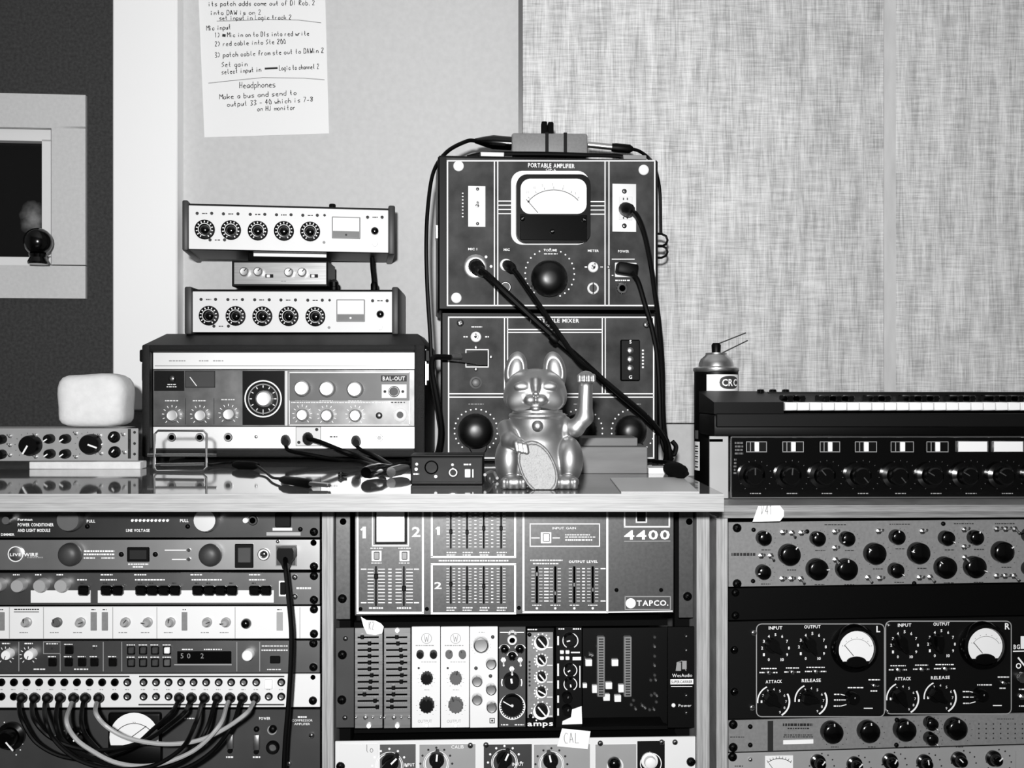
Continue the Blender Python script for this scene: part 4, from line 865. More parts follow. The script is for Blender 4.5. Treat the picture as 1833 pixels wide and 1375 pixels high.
for x in (285, 735):
    for y in (.0, .17): u = t.uv(x, 826)[0]; MB().lathe([(0, 0), (.011, 0), (.013, B0 + .001), (0, B0 + .001)], 14, (u, y + .02, 0), axis='z').build('foot', 'rubber', t.root)
t.box('top_strip', 274, 631, 742, 661, 0, .004, 'amp_strip', .0005); t.line('print_grey', [(277, 655), (741, 655)], 1.4)
t.bars('panel_light', 302, 644, 332, 648); t.bars('panel_light', 356, 644, 374, 648); t.bars('panel_light', 381, 644, 401, 648)
t.box('control_panel', 274, 662, 742, 763, 0, .004, 'amp_panel', .0005); t.box('bottom_strip', 274, 764, 742, 803, 0, .004, 'amp_strip', .0005)
t.fill('panel_black', 276, 664, 330, 700)
f = t.box('level_meter', 331, 664, 385, 694, .002, .002, 'panel_dark', .0005); t.line(W, [(340, 675), (352, 691)], 1.5, .0022); t.frame(B, 332, 665, 384, 693, 1.2, .0021)
t.knob(307, 678, 6, .006, 'nickel_dark', 'dome', name='pilot_lamp'); t.bars(W, 299, 687, 315, 690); t.bars(W, 298, 691, 316, 694)
t.line(B, [(332, 713), (332, 760)], 1); t.line(B, [(383, 713), (383, 760)], 1)
for x, y in ((307, 744), (357, 744), (408, 742), (540, 743), (584, 744), (635, 744)):
    t.knob(x, y, 11, .016, 'alu', 'cap'); t.ticks(W, x + 1, y - 1, 14, 18, 11, wpx=1.3); t.bars(W, x - 12, y - 28, x + 12, y - 25)
t.box('selector_plate', 434, 664, 509, 761, .001, .001, 'black', .0003); t.hoop(W, 471, 714, 31, 33.5, .0011, 40); t.hoop('print_grey', 471, 714, 25, 27, .0011, 40); t.ticks(W, 471, 714, 20, 24, 11, -150, 150, 1.6, .0011)
t.knob(471, 714, 15, .020, 'alu', 'cap', name='selector_knob'); t.bars(W, 441, 670, 501, 673); t.bars(W, 460, 745, 483, 751, 2); t.line(W, [(471, 733), (471, 742)], 1.3, .0011)
t.line('panel_white', [(512.5, 664), (512.5, 762)], 4)
t.box('upper_plate', 518, 668, 733, 717, .0012, .001, 'panel_mid', .0003); t.frame(W, 518, 667, 733, 761, 1.6)
for x, y in ((539, 695), (584, 696), (634, 697)): t.knob(x, y, 14.5, .018, 'alu', 'cap', base=.0012)
t.box('black_label', 682, 672, 728, 683, .0022, .0012, 'print_black'); t.text(705, 677.5, 'BAL-OUT', 7, W, 40, bold=True, h=.0023)
t.box('socket_plate', 683, 688, 728, 713, .0026, .0016, 'panel_white', .0004); t.jack(705, 701, 10, 'nickel_dark', 'panel_dark', 'xlr_socket', .006, .75, base=.0026)
for x in (689, 721): t.spot(B, x, 701, 2.6, .0027)
t.bars(W, 521, 719, 725, 722); t.bars(W, 700, 719, 725, 722); t.knob(678, 744, 6, .006, 'nickel_dark', 'dome', name='jewel_lamp'); t.jack(716, 743, 12.5, 'white', 'panel_dark', 'din_socket', .003, .45)
for x in (307, 357, 408): t.jack(x, 783, 8, 'steel', 'void')
t.jack(679, 784, 6.5, 'steel', 'panel_light'); t.knob(458, 782, 3, .003, 'steel', 'dome', name='screw_head'); t.bars(B, 590, 780, 604, 784)
t.box('xlr_plate', 530, 764.5, 574, 798, .0015, .0014, 'panel_white', .0004); t.frame('print_grey', 530, 764.5, 574, 798, 1.2, .0016)
for x, y in ((567, 769), (535, 792)): t.spot(B, x, y, 3, .0017)
lt = MB(); a0 = A0 - .0005
for sx, xa in ((-1, A0), (1, A1)):
    lt = MB(); lt.box(xa - .002, xa + .002, .0, .03, t.uv(250, 690)[1], t.uv(250, 625)[1], .001); lt.box(xa - .006 if sx < 0 else xa, xa if sx < 0 else xa + .006, .004, .02, t.uv(250, 682)[1], t.uv(250, 650)[1], .0015); lt.build('latch', 'steel', t.root)
    MB().box(xa - .008 if sx < 0 else xa - .001, xa + .001 if sx < 0 else xa + .008, -.002, .024, t.uv(250, 648)[1], t.uv(250, 626)[1], .002).build('latch_strap', 'black', t.root)
t.done(); AMP = t
# leads plugged into its lower strip
AD = onD(826)
q = lambda x, y, h: (x, y, AD - h)
deskp = lambda x, y, up=.004: (x, y, onD(y) * (HD - up) / HD)
for i, (lb, pts, pr) in enumerate((('black lead with angled plug in the first lower amplifier socket', [q(511, 797, .022), q(517, 806, .03), q(545, 812, .045), q(600, 822, .06), q(650, 827, .10), deskp(688, 843, .006)], [(511, 786), (.006)]),
        ('thick black lead from the square socket plate of the amplifier', [q(551, 785, .03), q(575, 792, .05), q(610, 806, .065), q(650, 820, .09), deskp(700, 842)], [(551, 783)]),
        ('black lead with plug right of the square amplifier socket plate', [q(637, 797, .022), q(648, 806, .04), q(672, 816, .07), deskp(702, 834)], [(637, 787)]))):
    c = Cable('audio_lead', lb, pts, .004 if i == 1 else .0032, 'rubber', 'cable', 'leads plugged into the amplifier')
    px, py = pr[0]; c.plug((px, py, AD - .001), (px, py + 6, AD - .032), [(.008, 0), (.0085, .6), (.006, 1)] if i != 1 else [(.0095, 0), (.0095, .7), (.006, 1)], 'rubber')
# tangle of connectors on the desk
for lb, a, b, pr, m in (('black line connector lying in the cable tangle beside the small control box', deskp(655, 846, .010), deskp(700, 836, .012), [(.008, 0), (.0095, .1), (.0095, .55), (.006, .8), (.004, 1)], 'black_gloss'), ('nickel line connector lying in the cable tangle beside the small control box', deskp(700, 845, .008), deskp(728, 838, .010), [(.0075, 0), (.008, .6), (.0055, 1)], 'steel')):
    c = Cable('cable_connector', lb, [b, P(*b) + Vector((.02, .02, .004)), P(*b) + Vector((.045, .05, -.006)), P(*b) + Vector((.06, .10, -.008))], .0028, 'rubber', 'connector')
    c.plug(a, b, pr, m, 'shell')
# jack lead in front of the amplifier
c = Cable('jack_lead', 'thin lead with a black jack plug lying on the glossy desk', [deskp(373, 832), deskp(400, 829), deskp(425, 827, .006), deskp(455, 832, .008), deskp(475, 845), deskp(488, 855), deskp(505, 857, .006)], .0019, 'rubber', 'cable')
c.plug(deskp(502, 858, .006), deskp(556, 866, .006), [(.003, 0), (.0055, .15), (.006, .5), (.006, .95), (.004, 1)], 'black', 'plug_sleeve'); c.plug(deskp(555, 866, .006), deskp(592, 869, .005), [(.003, 0), (.003, .85), (.0022, .9), (.0028, .95), (.001, 1)], 'chrome', 'jack_tip')
c.plug(deskp(418, 832, .007), deskp(462, 834, .007), [(.004, 0), (.0068, .2), (.0068, .8), (.004, 1)], 'rubber', 'inline_sleeve')
g = T('small_adaptor', 'tiny dark adaptor lying alone on the glossy desk', 'adaptor', 605, 854, onD(854), 10)
MB().lathe([(0, 0), (.003, 0), (.0035, .006), (.002, .009), (.002, .013), (0, .013)], 12, (0, 0, .0036), axis='x').build('shell', 'rubber', g.root); MB().box(.002, .006, -.003, .003, 0.0, .008, .0008).build('lug', 'black', g.root)
# wire stand in front of the amplifier
wd = onD(846); t = T('wire_stand', 'bent chrome wire stand leaning before the amplifier', 'stand', 323, 846, wd)
k = t.D / F
def wp(x, y, yy): u, z = t.uv(x, y, -yy); return (u, yy, z)
fr_pts = [wp(x, y, yy) for x, y, yy in ((283, 771, .05), (277, 777, .05), (276, 838, .004), (281, 844, 0), (363, 843, 0), (369, 837, .004), (370, 777, .05), (364, 771, .05))]
MB().tube(fr_pts, 2.2 * k, 8, closed=True).build('wire_loop', 'chrome', t.root)
MB().tube([wp(264, 815, .022), wp(388, 815, .022)], 2.8 * k, 8).build('cross_bar', 'chrome', t.root); MB().tube([wp(279, 832, .009), wp(366, 831, .009)], 2.8 * k, 8).build('cross_bar', 'chrome', t.root)

# --- two slim mixers and the box between them
def slim_mixer(label, px, py, yaw, dy, D=1.81):
    """pixel rows given for the lower mixer, dy/dx move the layout"""
    t = T('slim_mixer', label, 'mixer', px, py, D, yaw, group='slim white-faced mixers'); return t
def mixer_face(t, X0, X1, pX0, pX1, y0, y1, kx, ky, mx0, mx1, my0, my1, rx, ly, up):
    """case ends X0..X1, panel pX0..pX1, rows y0..y1"""
    a, c, z0, z1 = t.rect(X0, y0, X1, y1); b = t.rect(pX0, y0, pX1, y1)
    MB().box(a + .004, c - .004, .003, .14, z0 + .002, z1 - .001, .002).build('case', 'black', t.root)
    for x0, x1, sgn in ((a, b[0], -1), (b[1], c, 1)):
        MB().box(x0, x1, -.008, .142, z0 - .001, z1 + .003, .003, 2).build('end_cheek', 'panel_dark', t.root)
    t.box('front_panel', pX0, y0 + 5, pX1, y1 - 3, 0, .003, 'panel_white', .0005)
    sl = (ky[-1] - ky[0]) / (kx[-1] - kx[0])
    for x, y in zip(kx, ky):
        t.knob(x, y, 17.5, .004, 'black', 'flat', name='dial_skirt'); t.h0 = .0042
        t.ticks(W, x, y, 12.5, 15.5, 13, -150, 150, 1.8); t.hoop(W, x, y, 10.2, 11.3, .0042); t.h0 = 0
        t.knob(x, y, 9, .016, 'black_gloss', 'dome', base=.004)
        yy = ly + sl * (x - kx[0])
        for dx in (-13, 13): t.spot(B, x + dx, yy, 2.9)
        t.bars(B, x - 5, yy - 1, x + 5, yy + 1.5, wpx=2)
    yy = ky[0] + 19
    for dx in (10, 36): t.spot(B, kx[0] + dx, yy, 2.9)
    t.bars(B, kx[0] + 18, yy - 1, kx[0] + 28, yy + 1.5, wpx=2)
    f = t.box('level_meter', mx0, my0, mx1, my1, .003, .003, 'print_grey', .0008); sp = my0 + (my1 - my0) * .66
    t.box('meter_face', mx0 + 2, my0 + 2, mx1 - 2, sp, .0036, .0008, 'meter_face', parent=f); t.box('meter_cover', mx0 + 2, sp + 1, mx1 - 2, my1 - 2, .0036, .0008, 'panel_mid', parent=f); t.spot('lens' if not up else B, (mx0 + mx1) / 2, (sp + my1) / 2, 2, .0037)
    for dx in (-13, 13): t.spot(B, rx[0] + dx, rx[1] - 23.5, 2.9)
    t.bars(B, rx[0] - 5, rx[1] - 25, rx[0] + 5, rx[1] - 22, wpx=2); t.knob(rx[0], rx[1], 6.8, .010, 'black_gloss', 'dome'); t.jack(rx[0], rx[1] + 24, 4.5, 'steel', 'white')
    t.spot('print_grey', kx[-1] + 25, ky[-1] + 20, 2.6); t.spot(B, kx[-1] + 26, ly + sl * (kx[-1] - kx[0]), 2.4)
    return t
tl = T('slim_mixer', 'lower slim white-faced mixer sitting squarely on the tolex case', 'mixer', 523, 598.5, 1.945, 1.0, group='slim white-faced mixers')
mixer_face(tl, 332, 714, 345, 702, 517, 598, (373, 421, 469, 516, 564), (565, 565.5, 566, 566, 566.5), 602, 653, 536, 576, (680, 562), 536, False)
tl.knob(598, 508, 8, .001, 'black', 'flat', name='rear_cap_seat', base=-.06)
tl.done()
u, z, k = tl.at(598, 499, -.05); zt_ = tl.rect(332, 517, 714, 598)[3]
MB().lathe([(8 * k, 0), (8 * k, .007), (7 * k, .008), (7.5 * k, .016), (0, .017)], 16, (u, .05, zt_ + .001), axis='z').build('rear_terminal', 'black', tl.root)
sbx = T('small_control_box', 'small brushed-metal box with four knobs wedged between the two slim mixers', 'preamp', 501, 512.5, 1.96, 1.0)
sbx.box('case', 415, 467, 587, 513, 0, .09, 'black', .001); sbx.box('front_panel', 419, 470, 584, 509, .001, .001, 'brushed', .0003); sbx.h0 = .0012
for x, y in ((436, 486), (461, 486), (516, 487), (540, 487)): sbx.knob(x, y, 8, .012, 'steel', 'cap', 40, 'print_black', base=.001, pw=1.5)
for x in (482, 562): sbx.box('slide_switch', x - 7, 491, x + 7, 497, .003, .002, 'black', .0004); sbx.box('switch_tip', x - 5, 491.5, x + 1, 496.5, .006, .003, 'lens', .0005)
sbx.bars('print_grey', 502, 502, 512, 505); sbx.done()
tu = T('slim_mixer', 'upper slim white-faced mixer propped askew on the small metal box', 'mixer', 515, 452, 1.945, 8.5, group='slim white-faced mixers')
mixer_face(tu, 327, 707, 338, 695, 367, 452, (366, 413, 461, 508, 555), (410.5, 411.5, 412.5, 413, 414), 594, 645, 388, 427, (671, 412.5), 382, True)
tu.done()
u, z, k = tu.at(595, 360, -.05); zt_ = tu.rect(327, 367, 707, 452)[3]
MB().lathe([(0, 0), (6 * k, 0), (6 * k, .010), (5 * k, .012), (0, .012)], 16, (u, .05, zt_ + .0005), axis='z').build('rear_terminal', 'black', tu.root)
a, c, z0, z1 = tu.rect(443, 454, 588, 467, -.02); zb = tu.rect(327, 367, 707, 452)[2]
zs = P(501, 467, 1.96).z - tu.O.z
MB().box(a, c, .03, .11, zs + .0006, zb + .002, .0008).build('support_plate', 'black_matte', tu.root)
MB().box(a + .01, c - .004, .0285, .0299, zb - .0045, zb + .0015, .0004).build('bright_strip', 'lens', tu.root)
c = Cable('link_cable', 'short black link cable hanging between the two slim mixers', [P(666, 461, 2.03), P(667, 480, 2.03), P(669, 500, 2.03), P(670, 519, 2.03)], .0045, 'rubber', 'cable')
c.plug(P(670, 505, 2.03), P(670, 519.5, 2.03), [(.005, 0), (.007, .3), (.007, 1)], 'rubber')

# --- silver preamp on a white block at the left, foam cube on it
t = plainbox('white_riser', 'flat white block carrying the silver preamp', 'block', 52, 826.5, 251, 840, onD(840), .03, 'foam_white', 0, .001, 1)
t = T('silver_preamp', 'silver one-unit preamp with paired black knobs resting on a white block', 'rack unit', 20, 826, onD(840) - .012, 0.5)
t.box('front_panel', -215, 767, 247, 825.5, 0, .003, 'panel_light', .0006); a, c, z0, z1 = t.rect(-200, 770, 165, 825.5); MB().box(a, c, .003, .2, z0, z1 - .001).build('chassis', 'alu', t.root)
for fx in (-150, 120):
    u = t.uv(fx, 800)[0]; MB().lathe([(0, 0), (.008, 0), (.009, .011), (0, .011)], 12, (u, .17, DZ - t.O.z + .0003), axis='z').build('rear_foot', 'rubber', t.root)
for x, y, r in ((49, 798, 18), (157, 796, 18), (-60, 799, 18)): t.knob(x, y, r, .018, 'black', 'flat', (-150 if x == 49 else 110), pw=3, plen=(.0, .95)); t.ticks(B, x, y, r + 3, r + 5, 11, wpx=.9)
for x, y in ((84, 786), (113, 786), (85, 813), (113, 813), (-3, 787), (-3, 814)): t.knob(x, y, 8.3, .014, 'black', 'flat', -125, pw=2.2, plen=(.0, .95))
for x, y in ((199, 783), (200, 810)): t.knob(x, y, 10.5, .015, 'black', 'skirt', 40, pw=2.0, plen=(.0, .6))
for x, y in ((65, 779), (65, 818), (137, 776), (137, 818), (180, 780), (181, 796), (182, 812), (19, 781), (19, 797), (19, 815), (222, 778), (224, 810)): t.toggle(x, y, 3.2, True, 'steel', L=.007)
t.fill(B, 229, 768, 234.5, 821); t.fill('panel_light', 228.5, 786, 235, 806)
for y in (774, 794, 813): t.spot(B, 241, y, 2.6)
t.done()
D = onD(840) + .06; t = T('foam_cube', 'soft white rounded foam cube sitting on the silver preamp', 'foam block', 160, 766, D, 4)
bm = bmesh.new(); bmesh.ops.create_cube(bm, size=1); bmesh.ops.subdivide_edges(bm, edges=bm.edges[:], cuts=7, use_grid_fill=True)
k = D / F; hw, hh, hd = 60 * k, 49 * k, 50 * k
zb = P(20, 767, onD(840) - .012).z - t.O.z
for v in bm.verts:
    p = v.co * 2; n = (abs(p.x) ** 5 + abs(p.y) ** 5 + abs(p.z) ** 5) ** (1 / 5.0); p = p / max(n, 1e-6)
    if p.z < -.55 : p.z = -.55 - (abs(p.z) - .55) * .9
    v.co = (p.x * hw * (1 + .02 * math.sin(5 * p.z)), p.y * hd + .04, (p.z + .96) * hh * (1 + .015 * math.sin(4 * p.x)))
zmin = min(v.co.z for v in bm.verts)
for v in bm.verts: v.co.z += zb - zmin - .0005
me = bpy.data.meshes.new('foam_body'); bm.to_mesh(me); bm.free(); me.materials.append(K('foam_white')); me.polygons.foreach_set('use_smooth', [True] * len(me.polygons)); link('foam_body', me, t.root)

# --- portable amplifier over portable mixer
def portable(t, x0, y0, x1, y1, cx0, cy0, cx1, cy1):
    a, c, z0, z1 = t.rect(cx0, cy0, cx1, cy1); MB().box(a, c, .004, .19, z0, z1, .003).build('case', 'black', t.root)
    t.box('front_panel', x0, y0, x1, y1, 0, .006, 'crackle', .0005); t.frame(W, x0 + 2, y0 + 2, x1 - 2, y1 - 2, 2.4)
PD = onD(828)
# lower unit
t = T('portable_mixer', 'crackle-finish portable mixer with big round black knobs behind the cat', 'mixer', 985, 828, PD, 4.0)
portable(t, 801, 566, 1172, 822, 789, 558, 1180, 827.8)
for x in (903, 908.5, 1078, 1083.5): t.line(W, [(x, 568), (x, 704)], 1.8)
for y in (705, 711): t.line(W, [(803, y), (1170, y)], 2)
for y in (590, 595): t.line(W, [(908, y), (1078, y)], 2)
t.text(993, 574, 'PORTABLE MIXER', 6.5, W, 88, bold=True); t.text(985, 583, 'OP-7', 4, W, 16)
t.screw(824, 578, 6.5, 'nickel_dark', cross=True); t.screw(1158, 581, 6.5, 'nickel_dark', cross=True)
t.jack(852, 603, 9.5, 'white', 'void', 'toggle_bush', .004, .45); t.toggle(851, 603, 4, True); t.bars(W, 843, 583.5, 863, 587); t.bars(W, 829, 601, 837, 605); t.bars(W, 868, 601, 875, 605)
f = t.box('mains_inlet', 834, 626, 874, 657, .004, .004, 'black', .001); t.frame(W, 834, 626, 874, 657, 1.8, .0042)
for x, y in ((852, 622), (852, 661), (879, 639)): t.screw(x, y, 4, 'steel')
t.knob(852, 685, 11, .008, 'panel_mid', 'skirt', name='fuse_cap')
f = t.box('terminal_strip', 1111, 608, 1146, 682, .008, .008, 'black', .002)
for y in (627.5, 643.5, 659.5): t.knob(1128.5, y, 6.5, .005, 'steel', 'dome', name='terminal_screw', base=.008)
t.text(1128.5, 612, 'S', 6, W, h=.0082, bold=True); t.text(1128.5, 675, 'G', 6, W, h=.0082, bold=True)
for i in range(6): t.fill(W, 1149, 626 + i * 6, 1152.5, 629 + i * 6)
for x in (852, 945, 1040, 1133):
    t.ticks(W, x, 771, 36, 41, 21, -140, 140, 1.6, dots=True); t.knob(x, 773, 32.5 if x < 1100 else 29, .034, 'bakelite', 'dome'); t.bars('print_grey', x - 14, 722, x + 14, 725)
    t.knob(x + 4, 800, 16, .014, 'black', 'flat', name='knob_wing')
t.done(); PM = t
# upper unit
zt = P(985, 558, PD).z
t = T('portable_amplifier', 'crackle-finish portable amplifier with a large meter and one big black knob', 'amplifier', 985, 557, PD, 5.3)
portable(t, 799, 286, 1174, 549, 784, 281, 1179, 556.5)
for x in (885, 891, 1083, 1090): t.line(W, [(x, 288), (x, 547)], 2)
for y in (360, 367.5, 375, 382.5): t.line(W, [(891, y), (918, y)], 1.8); t.line(W, [(1056, y + 1), (1083, y + 1)], 1.8)
t.text(987, 296.5, 'PORTABLE AMPLIFIER', 7.5, W, 84, bold=True); t.text(986, 304, 'OP-6', 4, W, 18)
def rrect(x0, y0, x1, y1, r, h, n=6):
    pts = []
    for cx, cy, a0 in ((x1 - r, y0 + r, -90), (x1 - r, y1 - r, 0), (x0 + r, y1 - r, 90), (x0 + r, y0 + r, 180)):
        for i in range(n + 1): a = math.radians(a0 + i * 90 / n); pts.append(t.uv(cx + r * math.cos(a), cy + r * math.sin(a), h))
    return pts
MB().prism(rrect(915, 306, 1054, 438, 20, .003), -.003, 0).build('meter_surround', 'print_white', t.root)
mo = MB().prism(rrect(925, 312, 1057, 434, 18, .020), -.020, -.003).build('vu_meter', 'black', t.root)
MB().prism(rrect(932, 320, 1050, 383, 17, .0206), -.0206, -.019).build('meter_face', 'meter_face', mo)
t.box('meter_cover', 931, 384, 1051, 430, .0225, .003, 'black_gloss', .0008); t.h0 = .0207
t.arc('print_black', 991, 390, 56, -52, 52, 1.2, n=20, ry=50); 
for i in range(7): a = math.radians(-48 + 16 * i); t.line('print_grey', [(991 + 58 * math.sin(a), 390 - 52 * math.cos(a)), (991 + 62 * math.sin(a), 390 - 56 * math.cos(a))], 1.2)
for x, y, s in ((944, 344, '20'), (957, 336, '10'), (971, 332, '5'), (989, 330, '3'), (1009, 333, '0'), (1030, 346, '3')): t.text(x, y, s, 4, 'print_grey')
t.line(B, [(942, 357), (963, 381)], 1.2, .0208); t.spot(B, 946, 361, 2, .0208); t.h0 = 0
for x, y in ((935.5, 391), (1046, 393), (989, 414)): t.screw(x, y, 4.5, 'black', 'print_grey', base=.0225)
t.box('switch_plate', 838, 333, 869, 406, .0015, .0015, 'panel_white', .0004); t.toggle(854, 369, 5, True, 'steel', base=.0015)
for y in (338, 400): t.screw(855, y, 3, 'nickel_dark', base=.0015)
t.box('outlet_plate', 1096, 329, 1139, 415, .0015, .0015, 'alu', .0004); f = t.box('outlet_face', 1108, 352, 1132, 394, .003, .0015, 'panel_white', .0004)
for y in (342, 404): t.screw(1118, y, 4.5, 'nickel_dark', base=.0015)
for y in (356, 390): t.fill(B, 1115, y - 2, 1117, y + 2, .0031); t.fill(B, 1122, y - 2, 1124, y + 2, .0031)
for x, y in ((821, 296.5), (817, 533), (1153, 303.5)): t.knob(x, y, 9.5, .005, 'lens', 'dome', name='panel_screw')
t.jack(852, 477, 22, 'steel', 'panel_dark', 'xlr_socket', .004, .6); t.spot(B, 825, 474, 2.5); t.spot(W, 879, 477, 2.5); t.spot(W, 870, 460, 2.5); t.spot(W, 870, 494, 2.5)
t.jack(906, 474, 11, 'white', 'void', 'input_socket', .004); t.jack(905, 514, 10.5, 'nickel_dark', 'panel_dark', 'input_socket', .004, .7)
t.ticks(W, 984, 490, 42, 46, 24, -140, 155, 1.6, dots=True); t.knob(986, 496, 33.5, .034, 'bakelite', 'dome'); t.knob(963, 508, 12, .012, 'black', 'chicken', -110, None, name='knob_pointer')
t.jack(1062, 478, 9.5, 'white', 'void', 'toggle_bush', .004, .4); t.toggle(1062, 478, 4, True); t.jack(1062, 516, 10.5, 'white', 'panel_dark', 'phones_socket', .004, .65); t.fill('black', 1061, 506, 1063, 526, .0042)
f = t.box('mains_inlet', 1101, 470, 1140, 496, .004, .004, 'white', .001); t.jack(1114, 516, 10.5, 'chrome', 'void', 'phones_socket', .004, .5)
for x in (1090, 1140): t.screw(x, 478, 3.6, 'steel')
t.line(W, [(1095, 464), (1136, 464)], 1.6); t.line(W, [(1095, 493), (1098, 493)], 1.6); t.bars(W, 1101, 500, 1128, 504)
for x, y, s, w2 in ((846, 446, 'MIC 1', 16), (907, 447, 'MIC', 11), (985, 448, 'VOLUME', 24), (1062, 449, 'METER', 20), (1116, 450, 'POWER', 20)): t.text(x, y, s, 4, W, w2, bold=True)
t.bars(W, 973, 453, 998, 456); t.bars(W, 1046, 476, 1051, 480); t.bars(W, 1074, 476, 1079, 480)
for i in range(8): t.fill(W, 827, 345 + i * 6, 829.5, 347 + i * 6)
# side latch, side loops, top handle
u = t.rect(784, 281, 1179, 556)[0]; zc = t.uv(790, 412)[1]; MB().box(u - .004, u + .002, .02, .05, zc - .012, zc + .012, .001).build('side_latch', 'steel', t.root)
u1 = t.rect(784, 281, 1179, 556)[1]
for y0, y1 in ((411, 434), (433, 455)):
    za, zb2 = t.uv(1180, y0)[1], t.uv(1180, y1)[1]; r = (za - zb2) / 2; L = t.uv(1207, 420)[0] - u1
    MB().tube([(u1 - .002, .05, za), (u1 + L * .6, .05, za), (u1 + L * .9, .05, za - r * .35), (u1 + L, .05, za - r), (u1 + L * .9, .05, zb2 + r * .35), (u1 + L * .6, .05, zb2), (u1 - .002, .05, zb2)], .0022, 8).build('side_loop', 'black', t.root)
ztop = t.rect(784, 281, 1179, 556)[3]
MB().tube(catmull([(t.uv(x, 280)[0], .03, ztop + zz) for x, zz in ((838, .003), (870, .010), (935, .0115), (990, .012), (1050, .0115), (1110, .011), (1160, .003))], 5), [.004] * 31, 8).build('carry_handle', 'rubber', t.root)
for x in (882, 1138): u = t.uv(x, 280)[0]; MB().box(u - .021, u + .021, .008, .05, ztop, ztop + .0085, .001).build('handle_bracket', 'steel', t.root)
t.done(); PA = t
# grey box strapped on top
zb = ztop + PA.O.z
BD = planeD(983, 985, PD, 5.3) + .05
t = T('inline_box', 'small grey metal box with two black bands lying on the portable amplifier', 'junction box', 983, CY - (zb + .0125 - CZ) * F / BD, BD, 2)
h_ = t.uv(983, 238)[1]
a, c, _, _ = t.rect(916, 238, 1052, 279)
MB().box(a, c, -.0, .05, .0, h_, .004, 2).build('body', 'panel_grey', t.root)
for x in (979, 1012): u, _, k = t.at(x, 258); MB().box(u - 3 * k, u + 3 * k, -.001, .051, -.0006, h_ + .001, .0004).build('rubber_band', 'rubber', t.root)
u, _, k = t.at(981, 228); MB().box(u - 11 * k, u - .5 * k, .01, .03, h_ + .001, h_ + 24 * k, .0025, 2).build('band_clip', 'black_matte', t.root); MB().box(u + .5 * k, u + 11 * k, .01, .03, h_ + .001, h_ + 23 * k, .0025, 2).build('band_clip', 'black_matte', t.root)
for x in (930, 1038): u, _, k = t.at(x, 279); MB().lathe([(0, -.0125), (.006, -.0125), (.006, 0), (0, 0)], 12, (u, .025, 0), axis='z').build('foot', 'rubber', t.root)
# its leads
c = Cable('microphone_lead', 'black lead arching from the strapped box down the left flank of the portable amplifier', [P(852, 252, BD), P(835, 253, BD - .01), P(800, 272, BD - .02), P(776, 308, BD - .04), P(766, 370, BD - .06), P(763, 440, BD - .07), P(765, 520, BD - .07), P(770, 600, BD - .07), P(774, 680, BD - .07), P(783, 740, BD - .06), P(792, 795, BD - .05), P(800, 826, BD - .045)], .0036)
c.plug(P(850, 252, BD + .02), P(915.5, 257, BD + .02), [(.0045, 0), (.010, .3), (.013, .5), (.0125, 1)], 'black_gloss')
c = Cable('jack_lead', 'black lead with a silver jack plug entering the strapped box from the right', [P(1128, 266, BD + .02), P(1145, 271, BD + .03), P(1162, 284, BD + .05), P(1172, 300, BD + .14), P(1181, 340, BD + .17), P(1183, 420, BD + .17)], .0032)
c.plug(P(1052.5, 259, BD + .02), P(1102, 264, BD + .02), [(.0055, 0), (.0058, .2), (.0058, 1)], 'steel'); c.plug(P(1095, 264, BD + .02), P(1133, 267, BD + .02), [(.0075, 0), (.0085, .2), (.008, .85), (.004, 1)], 'rubber', 'plug_sleeve')
# leads hanging across both portable units
q = lambda x, y, h: P(x, y, planeD(x, 985, PD, 4.6) - h)
c = Cable('microphone_lead', 'thick black lead slanting from the large round socket down across both portable units', [q(856, 482, .035), q(872, 492, .06), q(910, 528, .075), q(975, 588, .08), q(1040, 645, .08), q(1100, 700, .08), q(1160, 752, .075), q(1190, 785, .065), q(1198, 812, .06), q(1199, 826, .055)], .0058)
c.plug(q(852, 477, .002), q(862, 487, .05), [(.013, 0), (.013, .35), (.0085, .5), (.0085, .8), (.006, 1)], 'black_gloss')
c.plug(q(985, 600, .082), q(998, 612, .082), [(.0068, 0), (.008, .3), (.008, .8), (.0068, 1)], 'rubber', 'cable_tie')
c = Cable('instrument_lead', 'thinner black lead slanting from the small round socket to meet the thick one', [q(916, 478, .03), q(930, 496, .06), q(965, 546, .085), q(1005, 604, .095), q(1035, 645, .095), q(1070, 672, .09), q(1110, 705, .09), q(1160, 748, .085), q(1188, 784, .08), q(1193, 810, .07), q(1190, 827, .06)], .0042)
c.plug(q(907, 474, .002), q(918, 481, .045), [(.0085, 0), (.0095, .3), (.0085, .8), (.0045, 1)], 'rubber')
c = Cable('mains_lead', 'black lead falling from the upper outlet plate along the right edge of the portable units', [q(1127, 376, .035), q(1140, 385, .055), q(1152, 412, .06), q(1163, 460, .06), q(1172, 520, .055), q(1181, 590, .05), q(1186, 660, .045), q(1187, 730, .045), q(1190, 775, .045), q(1196, 800, .045), q(1205, 814, .045), q(1210, 800, .045), q(1203, 790, .045)], .0042)
c.plug(q(1119, 374, .003), q(1130, 378, .045), [(.012, 0), (.012, .55), (.007, .85), (.0045, 1)], 'rubber')
c = Cable('mains_lead', 'black lead falling from the lower mains inlet of the portable amplifier', [q(1132, 488, .04), q(1143, 505, .05), q(1155, 545, .055), q(1168, 590, .055), q(1177, 640, .055), q(1181, 700, .055), q(1183, 760, .055), q(1188, 800, .055), q(1203, 823, .05)], .0042)
pb = MB().box(-.018, .018, -.03, 0, -.010, .010, .004, 2).build('plug', 'rubber', c.root); pb.location = q(1119, 484, .005) - c.o; pb.rotation_euler = (0, .15, math.radians(5))
c = Cable('mains_lead', 'black mains lead looping out of the portable mixer inlet beside the tolex case', [q(806, 640, .05), q(790, 639, .055), q(776, 641, .06), q(772, 655, .065), q(776, 685, .07), q(784, 730, .07), q(789, 770, .065), q(785, 805, .06), q(775, 825, .05)], .0048)
